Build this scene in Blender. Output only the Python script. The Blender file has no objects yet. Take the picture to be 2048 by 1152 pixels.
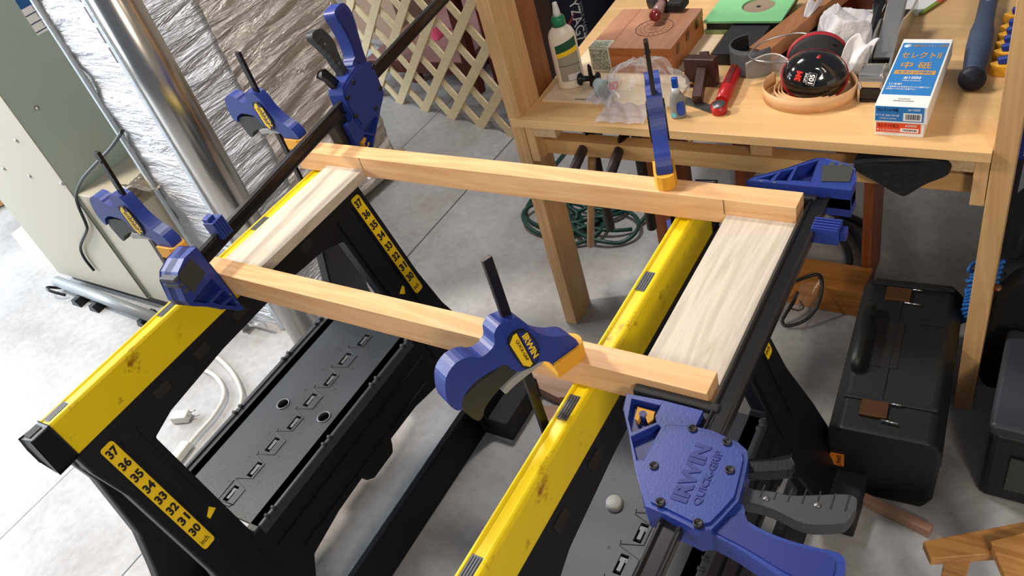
import bpy, bmesh, math, random
from mathutils import Vector, Matrix, Quaternion
from mathutils.geometry import tessellate_polygon
random.seed(7)
S = bpy.context.scene
COL = S.collection
# ------------------------------------------------------------------ camera
CAM = Vector((0.0, 0.0, 1.62))
RX = Vector((0.83653362, 0.49041084, -0.24435367))     # image right, in world
RY = Vector((0.16846111, -0.65457305, -0.73699049))    # image down
RZ = Vector((-0.52137545, 0.57535323, -0.63018751))    # view direction
FPX = 1610.58
cd = bpy.data.cameras.new('camera'); cam = bpy.data.objects.new('camera', cd); COL.objects.link(cam)
cd.sensor_width = 36.0; cd.lens = 36.0 * FPX / 2048.0; cd.clip_start = 0.02; cd.clip_end = 60
M = Matrix((RX, -RY, -RZ)).transposed().to_4x4(); M.translation = CAM
cam.matrix_world = M
S.camera = cam
def ray(px, py): return RX * ((px - 1024) / FPX) + RY * ((py - 576) / FPX) + RZ
def hz(px, py, z): r = ray(px, py); return CAM + r * ((z - 1.62) / r.z)      # where a sight line meets a height
def hx(px, py, x): r = ray(px, py); return CAM + r * (x / r.x)
def hy(px, py, y): r = ray(px, py); return CAM + r * (y / r.y)
# ------------------------------------------------------------------ view + light
S.view_settings.view_transform = 'Standard'; S.view_settings.look = 'None'
S.view_settings.gamma = 1.0; S.view_settings.exposure = 0.0; S.view_settings.use_curve_mapping = False
W = bpy.data.worlds.new('world'); S.world = W; W.use_nodes = True
W.node_tree.nodes['Background'].inputs[0].default_value = (0.62, 0.70, 0.82, 1)
W.node_tree.nodes['Background'].inputs[1].default_value = 0.28
def area(name, loc, target, sx, sy, power, col):
    l = bpy.data.lights.new(name, 'AREA'); l.shape = 'RECTANGLE'; l.size = sx; l.size_y = sy
    l.energy = power; l.color = col
    o = bpy.data.objects.new(name, l); COL.objects.link(o); o.location = loc
    o.rotation_euler = (Vector(target) - Vector(loc)).to_track_quat('-Z', 'Y').to_euler()
    return o
area('daylight_garage_door', (-6.0, -0.2, 1.7), (-2.4, 0.3, 0.1), 3.0, 2.2, 330, (0.82, 0.91, 1.0))
area('ceiling_lamp_left', (-3.1, 0.45, 3.0), (-1.0, 0.8, 0.8), 0.30, 0.30, 98, (1.0, 0.91, 0.80))
area('ceiling_lamp_bench', (-1.35, 1.55, 2.35), (-0.5, 1.65, 0.7), 0.16, 0.16, 9, (1.0, 0.83, 0.64))
area('ceiling_lamp_behind', (1.3, -1.3, 2.5), (-1.2, 0.6, 0.8), 0.5, 0.5, 44, (1.0, 0.86, 0.72))
area('added_fill_back', (-1.5, 1.75, 2.95), (-1.8, 2.0, 0.0), 0.35, 0.35, 30, (0.96, 0.97, 1.0))  # added fill that brightens the lattice area, not a known lamp of the room
area('ceiling_lamp_right', (0.75, 0.5, 2.3), (0.15, 0.9, 0.3), 0.2, 0.2, 2.5, (1.0, 0.80, 0.55))
# ------------------------------------------------------------------ materials
def lin(c):
    return tuple((v / 12.92 if v <= 0.04045 else ((v + 0.055) / 1.055) ** 2.4) for v in [x / 255.0 for x in c]) + (1,)
MATS = {}
def mat(name, col, rough=0.5, metal=0.0, var=0.0, vscale=20.0, bump=0.0, bscale=60.0, spec=0.5, trans=0.0, alpha=1.0, coat=0.0, stretch=(1, 1, 1), emis=None):
    if name in MATS: return MATS[name]
    m = bpy.data.materials.new(name); m.use_nodes = True; nt = m.node_tree; p = nt.nodes['Principled BSDF']
    p.inputs['Base Color'].default_value = lin(col); p.inputs['Roughness'].default_value = rough
    p.inputs['Metallic'].default_value = metal; p.inputs['Specular IOR Level'].default_value = spec
    p.inputs['Transmission Weight'].default_value = trans; p.inputs['Alpha'].default_value = alpha
    p.inputs['Coat Weight'].default_value = coat
    tc = nt.nodes.new('ShaderNodeTexCoord'); mp = nt.nodes.new('ShaderNodeMapping'); mp.inputs['Scale'].default_value = stretch
    nt.links.new(tc.outputs['Object'], mp.inputs['Vector'])
    if var > 0:
        n = nt.nodes.new('ShaderNodeTexNoise'); n.inputs['Scale'].default_value = vscale; n.inputs['Detail'].default_value = 6
        nt.links.new(mp.outputs[0], n.inputs['Vector'])
        r = nt.nodes.new('ShaderNodeMapRange'); r.inputs[1].default_value = 0.3; r.inputs[2].default_value = 0.7
        r.inputs[3].default_value = 1 - var; r.inputs[4].default_value = 1 + var
        nt.links.new(n.outputs['Fac'], r.inputs[0])
        mx = nt.nodes.new('ShaderNodeMix'); mx.data_type = 'RGBA'; mx.blend_type = 'MULTIPLY'; mx.inputs[0].default_value = 1
        mx.inputs[6].default_value = lin(col); nt.links.new(r.outputs[0], mx.inputs[7]); nt.links.new(mx.outputs[2], p.inputs['Base Color'])
    if bump > 0:
        n2 = nt.nodes.new('ShaderNodeTexNoise'); n2.inputs['Scale'].default_value = bscale; n2.inputs['Detail'].default_value = 4
        nt.links.new(mp.outputs[0], n2.inputs['Vector'])
        b = nt.nodes.new('ShaderNodeBump'); b.inputs['Strength'].default_value = bump; b.inputs['Distance'].default_value = 0.01
        nt.links.new(n2.outputs['Fac'], b.inputs['Height']); nt.links.new(b.outputs[0], p.inputs['Normal'])
    MATS[name] = m; return m
def wood(name, c1, c2, axis='x', rough=0.5, scale=1.0, strength=1.0, coat=0.0, knots=0.0):
    if name in MATS: return MATS[name]
    m = bpy.data.materials.new(name); m.use_nodes = True; nt = m.node_tree; p = nt.nodes['Principled BSDF']; L = nt.links
    p.inputs['Roughness'].default_value = rough; p.inputs['Coat Weight'].default_value = coat; p.inputs['Specular IOR Level'].default_value = 0.35
    tc = nt.nodes.new('ShaderNodeTexCoord'); mp = nt.nodes.new('ShaderNodeMapping')
    k = {'x': (0.07, 1, 1), 'y': (1, 0.07, 1), 'z': (1, 1, 0.07)}[axis]
    mp.inputs['Scale'].default_value = tuple(v * scale for v in k); L.new(tc.outputs['Object'], mp.inputs['Vector'])
    n1 = nt.nodes.new('ShaderNodeTexNoise'); n1.inputs['Scale'].default_value = 28; n1.inputs['Detail'].default_value = 3; n1.inputs['Distortion'].default_value = 0.6
    n2 = nt.nodes.new('ShaderNodeTexNoise'); n2.inputs['Scale'].default_value = 190; n2.inputs['Detail'].default_value = 3
    L.new(mp.outputs[0], n1.inputs['Vector']); L.new(mp.outputs[0], n2.inputs['Vector'])
    wv = nt.nodes.new('ShaderNodeMath'); wv.operation = 'MULTIPLY'; wv.inputs[1].default_value = 9.0; L.new(n1.outputs['Fac'], wv.inputs[0])
    fr = nt.nodes.new('ShaderNodeMath'); fr.operation = 'PINGPONG'; fr.inputs[1].default_value = 1.0; L.new(wv.outputs[0], fr.inputs[0])
    ad = nt.nodes.new('ShaderNodeMath'); ad.operation = 'MULTIPLY_ADD'; ad.inputs[1].default_value = 0.55; L.new(fr.outputs[0], ad.inputs[0])
    m2 = nt.nodes.new('ShaderNodeMath'); m2.operation = 'MULTIPLY'; m2.inputs[1].default_value = 0.45; L.new(n2.outputs['Fac'], m2.inputs[0]); L.new(m2.outputs[0], ad.inputs[2])
    mx = nt.nodes.new('ShaderNodeMix'); mx.data_type = 'RGBA'; mx.inputs[6].default_value = lin(c1); mx.inputs[7].default_value = lin(c2)
    st = nt.nodes.new('ShaderNodeMath'); st.operation = 'MULTIPLY'; st.inputs[1].default_value = strength; L.new(ad.outputs[0], st.inputs[0]); L.new(st.outputs[0], mx.inputs[0])
    out = mx.outputs[2]
    if knots > 0:
        v = nt.nodes.new('ShaderNodeTexVoronoi'); v.inputs['Scale'].default_value = 3.2
        mk = nt.nodes.new('ShaderNodeMapping'); kk = {'x': (0.5, 1, 1), 'y': (1, 0.5, 1), 'z': (1, 1, 0.5)}[axis]; mk.inputs['Scale'].default_value = kk
        L.new(tc.outputs['Object'], mk.inputs['Vector']); L.new(mk.outputs[0], v.inputs['Vector'])
        mr = nt.nodes.new('ShaderNodeMapRange'); mr.inputs[1].default_value = 0.02; mr.inputs[2].default_value = 0.07; mr.inputs[3].default_value = knots; mr.inputs[4].default_value = 0
        L.new(v.outputs['Distance'], mr.inputs[0])
        mk2 = nt.nodes.new('ShaderNodeMix'); mk2.data_type = 'RGBA'; mk2.inputs[7].default_value = lin((150, 90, 40)); L.new(mr.outputs[0], mk2.inputs[0]); L.new(out, mk2.inputs[6]); out = mk2.outputs[2]
    L.new(out, p.inputs['Base Color'])
    b = nt.nodes.new('ShaderNodeBump'); b.inputs['Strength'].default_value = 0.08; b.inputs['Distance'].default_value = 0.003
    L.new(n2.outputs['Fac'], b.inputs['Height']); L.new(b.outputs[0], p.inputs['Normal'])
    MATS[name] = m; return m
# ------------------------------------------------------------------ mesh builder
class MB:
    def __init__(s): s.v = []; s.f = []; s.sm = []
    def cut(s): s.cuts = getattr(s, 'cuts', []) + [(len(s.v), len(s.f))]; return s
    def add(s, vs, fs, smooth=False):
        n = len(s.v); s.v += [Vector(v) for v in vs]; s.f += [tuple(i + n for i in f) for f in fs]; s.sm += [smooth] * len(fs); return s
    def box(s, x0, x1, y0, y1, z0, z1):
        c = [(x, y, z) for z in (z0, z1) for y in (y0, y1) for x in (x0, x1)]
        return s.add(c, [(0, 2, 3, 1), (4, 5, 7, 6), (0, 1, 5, 4), (2, 6, 7, 3), (0, 4, 6, 2), (1, 3, 7, 5)])
    def obox(s, p0, p1, w, h, up=(0, 0, 1)):     # bar from p0 to p1, width w across, height h along up
        p0 = Vector(p0); p1 = Vector(p1); a = (p1 - p0).normalized(); u = Vector(up); r = a.cross(u).normalized(); u = r.cross(a)
        c = [p + r * (i * w / 2) + u * (j * h / 2) for p in (p0, p1) for i, j in ((-1, -1), (1, -1), (1, 1), (-1, 1))]
        return s.add(c, [(0, 1, 2, 3), (7, 6, 5, 4), (0, 4, 5, 1), (1, 5, 6, 2), (2, 6, 7, 3), (3, 7, 4, 0)])
    def prism(s, outer, holes=(), t0=0.0, t1=0.01, F=None, smooth=False, t0f=None, t1f=None):
        # 2-D outline extruded along the third axis of frame F (3x4: columns u, v, n, origin)
        F = F or (Vector((1, 0, 0)), Vector((0, 1, 0)), Vector((0, 0, 1)), Vector((0, 0, 0)))
        u, v, n, o = [Vector(a) for a in F]
        loops = [list(outer)] + [list(h) for h in holes]; flat = [p for l in loops for p in l]
        tris = tessellate_polygon([[Vector((p[0], p[1], 0)) for p in l] for l in loops])
        N = len(flat)
        vs = [o + u * p[0] + v * p[1] + n * (t0 if t0f is None else t0f(*p)) for p in flat] + [o + u * p[0] + v * p[1] + n * (t1 if t1f is None else t1f(*p)) for p in flat]
        fs = []
        for t in tris:
            a, b, c = [Vector((flat[i][0], flat[i][1], 0)) for i in t]
            ccw = (b - a).cross(c - a).z > 0
            t = tuple(t) if ccw else tuple(t)[::-1]
            fs.append(tuple(i + N for i in t)); fs.append(t[::-1])
        k = 0
        for l in loops:
            L = len(l)
            for i in range(L): fs.append((k + i, k + (i + 1) % L, k + (i + 1) % L + N, k + i + N))
            k += L
        return s.add(vs, fs, smooth)
    def tube(s, pts, r, seg=12, closed=False, caps=True, flat=1.0):
        pts = [Vector(p) for p in pts]; n = len(pts); rs = r if isinstance(r, (list, tuple)) else [r] * n
        up = None; rings = []
        for i, p in enumerate(pts):
            a = pts[(i + 1) % n] if (closed or i < n - 1) else pts[i]; b = pts[i - 1] if (closed or i > 0) else pts[i]
            t = (a - b).normalized()
            if up is None: up = t.orthogonal().normalized()
            up = (up - t * up.dot(t)).normalized(); w = t.cross(up)
            rings.append([p + (up * math.cos(2 * math.pi * j / seg) + w * math.sin(2 * math.pi * j / seg) * flat) * rs[i] for j in range(seg)])
        vs = [v for rg in rings for v in rg]; fs = []
        for i in range(n if closed else n - 1):
            for j in range(seg):
                a = i * seg + j; b = i * seg + (j + 1) % seg; c = ((i + 1) % n) * seg + (j + 1) % seg; d = ((i + 1) % n) * seg + j
                fs.append((a, b, c, d))
        s.add(vs, fs, True)
        if caps and not closed:
            k = len(s.v) - len(vs); s.f += [tuple(k + j for j in range(seg))[::-1], tuple(k + (n - 1) * seg + j for j in range(seg))]; s.sm += [False, False]
        return s
    def cyl(s, p0, p1, r, seg=24, r1=None): return s.tube([p0, p1], [r, r if r1 is None else r1], seg)
    def lathe(s, prof, o=(0, 0, 0), ax=(0, 0, 1), seg=28, sx=1.0, sy=1.0, xd=None):
        o = Vector(o); ax = Vector(ax).normalized(); e1 = Vector(xd).normalized() if xd else ax.orthogonal().normalized(); e2 = ax.cross(e1)
        vs = []; fs = []; n = len(prof)
        for r, h in prof:
            for j in range(seg):
                a = 2 * math.pi * j / seg; vs.append(o + ax * h + e1 * (r * sx * math.cos(a)) + e2 * (r * sy * math.sin(a)))
        for i in range(n - 1):
            for j in range(seg): fs.append((i * seg + j, i * seg + (j + 1) % seg, (i + 1) * seg + (j + 1) % seg, (i + 1) * seg + j))
        fs += [tuple(range(seg))[::-1], tuple((n - 1) * seg + j for j in range(seg))]
        return s.add(vs, fs, True)
    def grid(s, fn, nu, nv, th=0.0):
        vs = [Vector(fn(i / nu, j / nv)) for j in range(nv + 1) for i in range(nu + 1)]
        fs = [(j * (nu + 1) + i, j * (nu + 1) + i + 1, (j + 1) * (nu + 1) + i + 1, (j + 1) * (nu + 1) + i) for j in range(nv) for i in range(nu)]
        return s.add(vs, fs, True)
    def mesh(s, name):
        me = bpy.data.meshes.new(name); me.from_pydata([tuple(v) for v in s.v], [], s.f); me.update()
        for p, q in zip(me.polygons, s.sm): p.use_smooth = q
        return me
def Fr(u, v, n, o=(0, 0, 0)): return (u, v, n, o)
XZ = Fr((1, 0, 0), (0, 0, 1), (0, -1, 0)); YZ = Fr((0, 1, 0), (0, 0, 1), (1, 0, 0))
def tag(o, label=None, cat=None, group=None, kind=None):
    if label: o['label'] = label
    if cat: o['category'] = cat
    if group: o['group'] = group
    if kind: o['kind'] = kind
    return o
def thing(name, label, cat, loc=(0, 0, 0), rot=None, group=None, kind=None):
    o = bpy.data.objects.new(name, None); COL.objects.link(o); o.empty_display_size = 0.05
    if rot is None: o.matrix_world = Matrix.Translation(Vector(loc))
    else: mm = rot.to_4x4(); mm.translation = Vector(loc); o.matrix_world = mm
    return tag(o, label, cat, group, kind)
def put(name, mb, m, root=None, bevel=0.0, seg=2, world=False, solid=0.0, smooth_all=False, subsurf=0, label=None):
    """link one mesh; with world=True the builder holds world coordinates and root is an unrotated empty"""
    if world:
        q = Vector((0, 0, 0)); r = root
        while r is not None: q = q + r.location; r = r.parent
        if root is None:
            xs = [v.x for v in mb.v]; ys = [v.y for v in mb.v]; zs = [v.z for v in mb.v]
            q = Vector(((min(xs) + max(xs)) / 2, (min(ys) + max(ys)) / 2, min(zs)))
        mb.v = [v - q for v in mb.v]
    o = bpy.data.objects.new(name, mb.mesh(name)); COL.objects.link(o); o.parent = root
    if world and root is None: o.location = q
    if m: o.data.materials.append(m)
    if smooth_all:
        for p in o.data.polygons: p.use_smooth = True
    if solid: md = o.modifiers.new('solid', 'SOLIDIFY'); md.thickness = solid; md.offset = 0
    if subsurf: md = o.modifiers.new('sub', 'SUBSURF'); md.levels = subsurf; md.render_levels = subsurf
    if bevel: md = o.modifiers.new('bevel', 'BEVEL'); md.width = bevel; md.segments = seg; md.limit_method = 'ANGLE'; md.angle_limit = math.radians(40); md.harden_normals = False
    if label: o['label'] = label
    return o
def put_each(name, mb, m, root=None, *ar, **kw):
    """one object for every piece of the builder that a cut() separates"""
    cs = [(0, 0)] + [c for c in getattr(mb, 'cuts', []) if c[1] < len(mb.f)] + [(len(mb.v), len(mb.f))]; out = []
    for (v0, f0), (v1, f1) in zip(cs, cs[1:]):
        if f1 == f0: continue
        q = MB(); q.v = mb.v[v0:v1]; q.f = [tuple(i - v0 for i in f) for f in mb.f[f0:f1]]; q.sm = mb.sm[f0:f1]
        out.append(put(name, q, m, root, *ar, **kw))
    return out
def copy_tree(o, parent=None):
    c = o.copy(); COL.objects.link(c); c.parent = parent
    for ch in [x for x in COL.objects if x.parent == o]: copy_tree(ch, c)
    return c
def text(name, s, size, mtx, m, root, depth=0.0004, world=False, fit=None, offset=0.0, shear=0.0):
    """lettering as a thin mesh; mtx: (right, up, origin) ; centred on origin"""
    cu = bpy.data.curves.new('t', 'FONT'); cu.body = s; cu.size = size; cu.align_x = 'CENTER'; cu.align_y = 'CENTER'; cu.extrude = depth; cu.offset = offset; cu.resolution_u = 3; cu.shear = shear
    to = bpy.data.objects.new('t', cu); COL.objects.link(to); bpy.context.view_layer.update()
    me = bpy.data.meshes.new_from_object(to.evaluated_get(bpy.context.evaluated_depsgraph_get())); bpy.data.objects.remove(to); bpy.data.curves.remove(cu)
    r, u, o = [Vector(a) for a in mtx]; r.normalize(); u.normalize(); n = r.cross(u)
    if world and root is not None:
        q = root
        while q is not None: o = o - q.location; q = q.parent
    xs = [v.co.x for v in me.vertices] or [0, 1]; cx = (min(xs) + max(xs)) / 2; sx = 1.0
    ys = [v.co.y for v in me.vertices] or [0, 1]; cy = (min(ys) + max(ys)) / 2; sy = 1.0
    if fit: sx = fit[0] / (max(xs) - min(xs)); sy = fit[1] / (max(ys) - min(ys))
    for v in me.vertices: c = v.co.copy(); v.co = o + r * ((c.x - cx) * sx) + u * ((c.y - cy) * sy) + n * c.z
    me.name = name; ob = bpy.data.objects.new(name, me); COL.objects.link(ob); ob.parent = root; me.materials.clear(); me.materials.append(m)
    return ob
def smooth_pts(pts, k=6, closed=False):
    P = [Vector(p) for p in pts]; n = len(P); out = []
    for i in range(n if closed else n - 1):
        g = lambda j: P[j % n] if closed else P[max(0, min(n - 1, j))]
        p0, p1, p2, p3 = g(i - 1), g(i), g(i + 1), g(i + 2)
        for t in range(k):
            t = t / k; out.append(0.5 * ((2 * p1) + (p2 - p0) * t + (2 * p0 - 5 * p1 + 4 * p2 - p3) * t * t + (3 * p1 - p0 - 3 * p2 + p3) * t ** 3))
    if not closed: out.append(P[-1])
    return out
def sm2(pts, k=4): return [(p.x, p.y) for p in smooth_pts([(a, b, 0) for a, b in pts], k, True)]
def circ(cx, cy, r, n=20, ry=None): return [(cx + r * math.cos(2 * math.pi * i / n), cy + (ry or r) * math.sin(2 * math.pi * i / n)) for i in range(n)]
def rect(x0, x1, y0, y1): return [(x0, y0), (x1, y0), (x1, y1), (x0, y1)]
def rrect(x0, x1, y0, y1, r, n=4):
    o = []
    for cx, cy, a in ((x1 - r, y0 + r, -90), (x1 - r, y1 - r, 0), (x0 + r, y1 - r, 90), (x0 + r, y0 + r, 180)):
        for i in range(n + 1): t = math.radians(a + 90 * i / n); o.append((cx + r * math.cos(t), cy + r * math.sin(t)))
    return o

# materials in use
YEL = mat('yellow_plastic', (228, 196, 14), 0.42, var=0.05, vscale=9)
BLK = mat('black_plastic', (13, 16, 23), 0.42, bump=0.05, bscale=300, spec=0.35)
BLK2 = mat('black_rubber', (24, 25, 27), 0.7)
TRAY = mat('dark_grey_plastic', (50, 55, 61), 0.42, var=0.08, vscale=14, bump=0.04, bscale=200, spec=0.35)
GRIP = mat('grey_grip_rubber', (92, 94, 100), 0.45, metal=0.3)
BLUE = mat('blue_plastic', (30, 52, 132), 0.42, var=0.04, vscale=12, bump=0.04, bscale=350)
BLUE_D = mat('dark_blue_plastic', (20, 36, 112), 0.45)
PAD = mat('orange_yellow_pad', (222, 160, 40), 0.55, var=0.05)
LABY = mat('label_yellow', (235, 196, 20), 0.45)
LABB = mat('label_black', (20, 20, 22), 0.5)
STEEL = mat('bright_steel', (190, 190, 190), 0.28, metal=1.0)
DSTEEL = mat('dark_steel_bar', (50, 47, 47), 0.24, metal=0.7)
GREYM = mat('grey_metal', (120, 120, 122), 0.4, metal=0.8)
WHITE = mat('white_card', (232, 232, 230), 0.6)
ALDER = wood('alder_wood', (238, 194, 144), (208, 148, 92), 'x', 0.45, 1.0, 0.8)
POPX = wood('poplar_wood', (216, 204, 188), (176, 164, 146), 'y', 0.5, 1.3, 0.9)
PINE_X = wood('pine_wood_x', (222, 178, 118), (198, 148, 88), 'x', 0.42, 0.6, 0.8, 0.1, 0.5)
PINE_Y = wood('pine_wood_y', (216, 172, 114), (190, 142, 86), 'y', 0.45, 0.8, 0.8)
PINE_Z = wood('pine_wood_z', (216, 176, 124), (184, 138, 90), 'z', 0.45, 0.8, 0.8)
OAKD = wood('brown_wood', (150, 92, 52), (110, 60, 30), 'z', 0.5, 0.9, 0.9)
# ------------------------------------------------------------------ floor and walls
fm = bpy.data.materials.new('concrete'); fm.use_nodes = True; nt = fm.node_tree; p = nt.nodes['Principled BSDF']; L = nt.links
tc = nt.nodes.new('ShaderNodeTexCoord')
n1 = nt.nodes.new('ShaderNodeTexNoise'); n1.inputs['Scale'].default_value = 1.7; n1.inputs['Detail'].default_value = 8; n1.inputs['Roughness'].default_value = 0.62
n2 = nt.nodes.new('ShaderNodeTexNoise'); n2.inputs['Scale'].default_value = 38; n2.inputs['Detail'].default_value = 8
L.new(tc.outputs['Object'], n1.inputs['Vector']); L.new(tc.outputs['Object'], n2.inputs['Vector'])
cr = nt.nodes.new('ShaderNodeValToRGB'); cr.color_ramp.elements[0].position = 0.32; cr.color_ramp.elements[0].color = lin((144, 138, 134)); cr.color_ramp.elements[1].position = 0.68; cr.color_ramp.elements[1].color = lin((190, 191, 193))
L.new(n1.outputs['Fac'], cr.inputs[0])
sp = nt.nodes.new('ShaderNodeMapRange'); sp.inputs[1].default_value = 0.3; sp.inputs[2].default_value = 0.7; sp.inputs[3].default_value = 0.88; sp.inputs[4].default_value = 1.06; L.new(n2.outputs['Fac'], sp.inputs[0])
mm = nt.nodes.new('ShaderNodeMix'); mm.data_type = 'RGBA'; mm.blend_type = 'MULTIPLY'; mm.inputs[0].default_value = 1; L.new(cr.outputs[0], mm.inputs[6]); L.new(sp.outputs[0], mm.inputs[7])
sx = nt.nodes.new('ShaderNodeSeparateXYZ'); L.new(tc.outputs['Object'], sx.inputs[0])
out = mm.outputs[2]
for coord, val, wd in (('X', -1.81, 0.0028), ('X', -2.30, 0.002)):
    a = nt.nodes.new('ShaderNodeMath'); a.operation = 'ADD'; a.inputs[1].default_value = -val; L.new(sx.outputs[coord], a.inputs[0])
    b = nt.nodes.new('ShaderNodeMath'); b.operation = 'ABSOLUTE'; L.new(a.outputs[0], b.inputs[0])
    c = nt.nodes.new('ShaderNodeMath'); c.operation = 'LESS_THAN'; c.inputs[1].default_value = wd; L.new(b.outputs[0], c.inputs[0])
    k = nt.nodes.new('ShaderNodeMix'); k.data_type = 'RGBA'; k.inputs[7].default_value = lin((62, 60, 60)); L.new(c.outputs[0], k.inputs[0]); L.new(out, k.inputs[6]); out = k.outputs[2]
L.new(out, p.inputs['Base Color']); p.inputs['Roughness'].default_value = 0.48; p.inputs['Specular IOR Level'].default_value = 0.35
bp = nt.nodes.new('ShaderNodeBump'); bp.inputs['Strength'].default_value = 0.12; bp.inputs['Distance'].default_value = 0.01; L.new(n2.outputs['Fac'], bp.inputs['Height']); L.new(bp.outputs[0], p.inputs['Normal'])
tag(put('floor', MB().box(-7.5, 3.2, -4.0, 5.2, -0.1, 0.0), fm), kind='structure')
WALL = mat('wall_paint', (176, 168, 156), 0.8, var=0.03, vscale=3)
tag(put('wall_back', MB().box(-7.5, 3.2, 5.2, 5.35, 0, 3.4), WALL), kind='structure')
tag(put('wall_right', MB().box(3.2, 3.35, -4, 5.35, 0, 3.4), WALL), kind='structure')

# ------------------------------------------------------------------ sawhorses
KX = 0.024; KS = 0.3; KZ = 0.7414
def sawhorse(ox, dy, label, yaw=0.0):
    root = thing('sawhorse', label, 'sawhorse', (ox, 0.62 + dy, 0), Matrix.Rotation(math.radians(yaw), 3, 'Z'), group='folding sawhorses under the frame')
    Y0 = 0.62   # local y = world y - dy - Y0
    def prof(poly, y0, y1, mb):  # cross-section (dx,z) extruded along y
        return mb.prism([(a, b) for a, b in poly], (), y0 - Y0, y1 - Y0, F=((1, 0, 0), (0, 0, 1), (0, 1, 0), (0, 0, 0)))
    # beam
    beam = MB(); poly = [(0.0, 0.762), (0.0, 0.8178), (0.0038, 0.8178), (0.0055, 0.8148), (0.0195, 0.8148), (0.0215, 0.8178), (0.0265, 0.8165), (0.029, 0.812), (0.029, 0.738), (0.006, 0.738), (0.006, 0.762)]
    prof(poly, 0.236, 0.998, beam); bo = put('beam', beam, YEL_STAIN, root, 0.0012)
    half = MB(); prof([(-0.018, 0.68), (-0.018, 0.772), (-0.001, 0.785), (-0.001, 0.68)], 0.236, 0.998, half); put('rear_beam', half, BLK, root, 0.002)
    for y0, y1 in ((0.1996, 0.2355), (0.9985, 1.031)):
        c = MB(); prof([(-0.004, 0.815), (0.03, 0.8178), (0.031, 0.738), (0.005, 0.730), (-0.018, 0.75), (-0.018, 0.782)], y0, y1, c); put('end_cap', c, BLK, root, 0.003)
        d = MB().box(0.001, 0.018, y0 - Y0 + 0.006, y1 - Y0 - 0.006, 0.8150, 0.8182); put('cap_insert', d, BLK2, root)
    for yc in (0.262, 0.515, 0.771):
        g = MB(); g.box(0.0045, 0.0205, yc - Y0 - 0.021, yc - Y0 + 0.021, 0.8146, 0.8166)
        for k in range(4): g.box(0.0055 + k * 0.0038, 0.0075 + k * 0.0038, yc - Y0 - 0.019, yc - Y0 + 0.019, 0.8166, 0.8178)
        put('grip_pad', g, GRIP, root)
    # side frames: outline in (y, z), sloping outwards
    for sgn, x0 in ((1, KX), (-1, -0.034)):
        F = ((0, 1, 0), (-sgn * KS, 0, 1), (sgn, 0, 0), (x0 + sgn * KS * KZ, -Y0, 0))
        outer = [(0.232, 0.7414), (0.232, 0.69), (0.2435, 0.62), (0.2435, 0.40), (0.225, 0.27), (0.20, 0.12), (0.19, 0.012), (0.335, 0.012), (0.338, 0.10), (0.36, 0.20), (0.40, 0.248), (0.50, 0.262), (0.586, 0.264), (0.592, 0.250), (0.606, 0.240), (0.684, 0.240), (0.694, 0.252), (0.70, 0.264), (0.80, 0.262), (0.88, 0.248), (0.918, 0.20), (0.94, 0.10), (0.945, 0.012), (1.105, 0.012), (1.10, 0.12), (1.075, 0.25), (1.040, 0.38), (1.031, 0.48), (1.031, 0.7414)]
        inner = [(0.345, 0.388), (0.345, 0.6593), (0.40, 0.674), (0.54, 0.6841), (0.74, 0.686), (0.86, 0.677), (0.913, 0.6593), (0.913, 0.388)]
        sf = MB(); sf.prism(outer, [inner], -0.030, 0.0, F)
        fr = put('side_frame', sf, BLK, root, 0.004)
        rib = MB()    # raised edge strips and channel of the adjustable leg
        for (ya, yb) in ((0.2965, 0.300), (0.331, 0.335), (0.982, 0.9855), (0.925, 0.929)):
            rib.prism(rect(ya, yb, 0.30, 0.70), (), 0, 0.004, F)
        rib.prism([(0.40, 0.28), (0.86, 0.28), (0.86, 0.284), (0.40, 0.284)], (), 0, 0.004, F)
        rib.prism([(0.36, 0.33), (0.90, 0.33), (0.90, 0.334), (0.36, 0.334)], (), 0, 0.004, F)
        put('frame_ribs', rib, BLK, fr)
        sl = MB()
        for yc in (0.41, 0.512, 0.62, 0.73, 0.83): sl.prism(rrect(yc - 0.017, yc + 0.017, 0.704, 0.722, 0.004), (), 0, 0.0012, F).cut()
        put_each('slot', sl, LABB, fr)
        if sgn > 0:
            for ya, arrow in ((0.263, 0.3165), (0.989, 0.948)):
                lb = MB(); lb.prism(rrect(ya, ya + 0.0275, 0.4463, 0.7147, 0.006), (), 0.0, 0.0010, F); lo = put('height_label', lb, LABY, root, label='yellow height scale label from 37 down to 30 inch')
                u = Vector((0, 1, 0)); v = Vector((-sgn * KS, 0, 1)).normalized(); o = Vector(F[3]); n = Vector((1, 0, KS)).normalized()
                for i, t in enumerate(('37', '36', '35', '34', '33', '32', '31', '30')):
                    z = 0.698 - i * 0.0298
                    P = o + Vector((0, 1, 0)) * (ya + 0.0138) + Vector((-KS, 0, 1)) * z + n * 0.0013
                    text('scale_number', t, 0.02, (u, v, P), LABB, lo, 0.0003, fit=(0.0205, 0.0180), offset=0.0008)
                P = o + Vector((0, 1, 0)) * (ya + 0.0135) + Vector((-KS, 0, 1)) * 0.4615 + n * 0.0013
                text('scale_unit', 'inch.', 0.012, (u, v, P), LABB, lo, 0.0003, fit=(0.0195, 0.0105))
                tr = MB(); s2 = 1 if arrow > ya and ya < 0.5 else -1
                if s2 > 0: tri = [(arrow - 0.009, 0.487), (arrow + 0.006, 0.4975), (arrow + 0.013, 0.4855), (arrow - 0.008, 0.480)]
                else: tri = [(arrow + 0.022, 0.489), (arrow + 0.002, 0.480), (arrow + 0.014, 0.470), (arrow + 0.024, 0.483)]
                tr.prism(tri, (), 0.0, 0.0012, F); put('arrow_mark', tr, LABY, root)
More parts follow.
